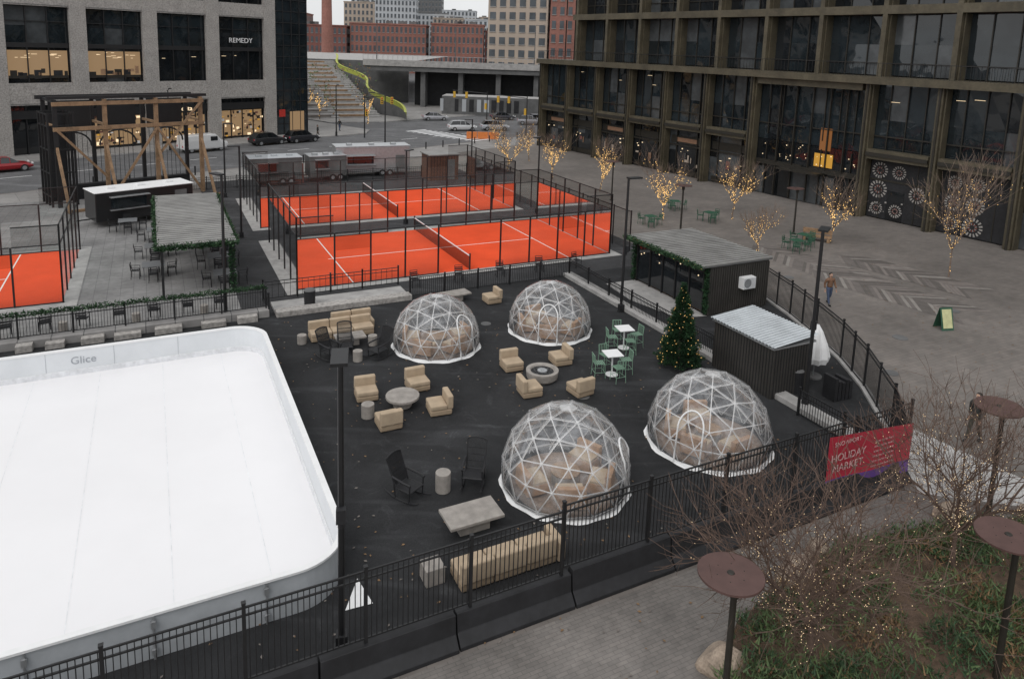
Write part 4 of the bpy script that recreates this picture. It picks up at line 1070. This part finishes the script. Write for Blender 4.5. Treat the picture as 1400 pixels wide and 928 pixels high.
# ------------------------------------------------ people
def person(x,y,yaw,jacket,trouser,scale=1.0,stride=.28,hat=False):
    g=emp('pedestrian',(x,y,0),yaw);g.scale=(scale,)*3
    def skin(name,V,E,Rd,mat,root=0,sub=1):
        me=bpy.data.meshes.new(name);me.from_pydata(V,E,[]);me.materials.append(mat);o=mk(name,me,parent=g)
        o.modifiers.new('skin','SKIN');s=o.modifiers.new('sub','SUBSURF');s.levels=sub;s.render_levels=sub
        for i,r in enumerate(Rd): me.skin_vertices[0].data[i].radius=(r,r)
        me.skin_vertices[0].data[root].use_root=True
        o.modifiers['skin'].use_smooth_shade=True
        return o
    s=stride
    V=[(0,0,.95),(-.1,0,.9),(-.11,-s*.45,.5),(-.11,-s*.9,.1),(.1,0,.9),(.11,s*.15,.48),(.11,s*1.0,.16),(0,0,1.05)]
    skin('legs',V,[(0,1),(1,2),(2,3),(0,4),(4,5),(5,6),(0,7)],[.14,.1,.07,.055,.1,.07,.055,.14],trouser)
    b=B()
    b.sphere((-.11,-s*.9-.07,.055),.13,m_tire,12,6,(.42,1,.42));b.sphere((.11,s*1.0-.05,.075),.13,m_tire,12,6,(.42,1,.42));mk('shoes',b.mesh('shoes'),parent=g,smooth=True)
    V=[(0,0,1.15),(0,0,.98),(0,-.01,1.34),(0,0,1.45),(-.19,0,1.42),(-.25,s*.35,1.15),(-.24,s*.15,.9),(.19,0,1.42),(.25,-s*.25,1.15),(.24,-s*.8,.97),(0,0,1.5)]
    skin('jacket',V,[(0,1),(0,2),(2,3),(3,4),(4,5),(5,6),(3,7),(7,8),(8,9),(3,10)],[.15,.155,.16,.12,.085,.062,.05,.085,.062,.05,.06],jacket)
    b=B();b.cyl((0,0,1.48),(0,-.01,1.57),.055,.05,m_skin,10);b.sphere((0,-.01,1.65),.115,m_skin,16,12,(.78,.92,1.0))
    b.sphere((0,-.125,1.635),.02,m_skin,8,6,(.7,1,1.2))
    for e in(-1,1): b.sphere((e*.035,-.105,1.665),.013,m_white,8,6);b.sphere((e*.035,-.116,1.665),.007,m_hair,6,4);b.sphere((e*.09,0,1.65),.025,m_skin,8,6,(.4,.8,1.2));b.box(e*.035,-.112,1.69,.035,.012,.008,m_hair)
    b.box(0,-.108,1.6,.045,.014,.01,m_rd);b.sphere((0,.018,1.685),.115,m_hair,16,10,(.84,.95,.86))
    mk('head',b.mesh('head'),parent=g,smooth=True)
    for hx,hy,hz,sd in((-.24,s*.12,.86,-1),(.24,-s*.86,.93,1)):
        V=[(hx,hy,hz)];E=[];Rd=[.03]
        V.append((hx,hy-.01,hz-.07));E.append((0,1));Rd.append(.034)
        for k,(dx,l) in enumerate(((-.024,.07),(-.008,.08),(.008,.075),(.024,.06))):
            i=len(V);V+=[(hx+dx,hy-.01,hz-.1),(hx+dx,hy-.03,hz-.1-l*.6),(hx+dx,hy-.05,hz-.1-l)];E+=[(1,i),(i,i+1),(i+1,i+2)];Rd+=[.009,.008,.007]
        i=len(V);V+=[(hx-sd*.035,hy-.03,hz-.05),(hx-sd*.045,hy-.05,hz-.09)];E+=[(0,i),(i,i+1)];Rd+=[.01,.009]
        skin('hand',V,E,Rd,m_skin)
person(17.4,37.4,.15,m_jacket,m_jeans);person(16.6,23.6,-1.1,m_jacketd,m_pants,1.03,.22)
person(-26,107,.8,m_jacketd,m_jeans);person(-27,98.6,2,m_jacketd,m_pants)

# ------------------------------------------------ camera
p,r=.1586,.0332
F=Vector((0,math.cos(p),-math.sin(p)));Up=Vector((0,math.sin(p),math.cos(p)));X=Vector((1,0,0))
X2=X*math.cos(r)+Up*math.sin(r);U2=-X*math.sin(r)+Up*math.cos(r)
cd=bpy.data.cameras.new('camera');cd.sensor_width=36;cd.lens=982.3/1400*36;cd.shift_y=-241.9/1400;cd.clip_end=4000;cd.clip_start=.2
co=bpy.data.objects.new('camera',cd);col.objects.link(co)
mt=Matrix.Identity(4)
for i in range(3): mt[i][0]=X2[i];mt[i][1]=U2[i];mt[i][2]=-F[i]
mt[2][3]=13.2;co.matrix_world=mt;scene.camera=co
# ------------------------------------------------ sky and sun
w=bpy.data.worlds.new('World');scene.world=w;w.use_nodes=True;nt=w.node_tree
bg=nt.nodes['Background'];sk=nt.nodes.new('ShaderNodeTexSky');sk.sky_type='NISHITA';sk.sun_disc=False
el,az=math.radians(50),math.radians(-150)
sk.sun_elevation=el;sk.sun_rotation=az;sk.dust_density=4;sk.air_density=1
hs=nt.nodes.new('ShaderNodeHueSaturation');hs.inputs['Saturation'].default_value=.25
tc=nt.nodes.new('ShaderNodeTexCoord');cn=nt.nodes.new('ShaderNodeTexNoise');cn.inputs['Scale'].default_value=2.2;cn.inputs['Detail'].default_value=6
nt.links.new(tc.outputs['Generated'],cn.inputs['Vector'])
cr=nt.nodes.new('ShaderNodeMapRange');cr.inputs['From Min'].default_value=.3;cr.inputs['From Max'].default_value=.7;cr.inputs['To Min'].default_value=7.4;cr.inputs['To Max'].default_value=9.2
nt.links.new(cn.outputs['Fac'],cr.inputs['Value'])
cv=nt.nodes.new('ShaderNodeVectorMath');cv.operation='SCALE';cv.inputs[0].default_value=(.975,.988,1.0);nt.links.new(cr.outputs[0],cv.inputs['Scale'])
mx=nt.nodes.new('ShaderNodeMix');mx.data_type='RGBA';mx.inputs['Factor'].default_value=.75
nt.links.new(sk.outputs[0],hs.inputs['Color']);nt.links.new(hs.outputs[0],mx.inputs[6]);nt.links.new(cv.outputs[0],mx.inputs[7])
nt.links.new(mx.outputs[2],bg.inputs['Color']);bg.inputs['Strength'].default_value=.13
sl=bpy.data.lights.new('sun','SUN');sl.energy=.7;sl.angle=math.radians(35);sl.color=(1,.975,.95)
so=bpy.data.objects.new('sun',sl);col.objects.link(so)
sd=Vector((math.sin(az)*math.cos(el),math.cos(az)*math.cos(el),math.sin(el)));so.rotation_euler=(-sd).to_track_quat('-Z','Y').to_euler()
print('verts',sum(len(m.vertices) for m in bpy.data.meshes))
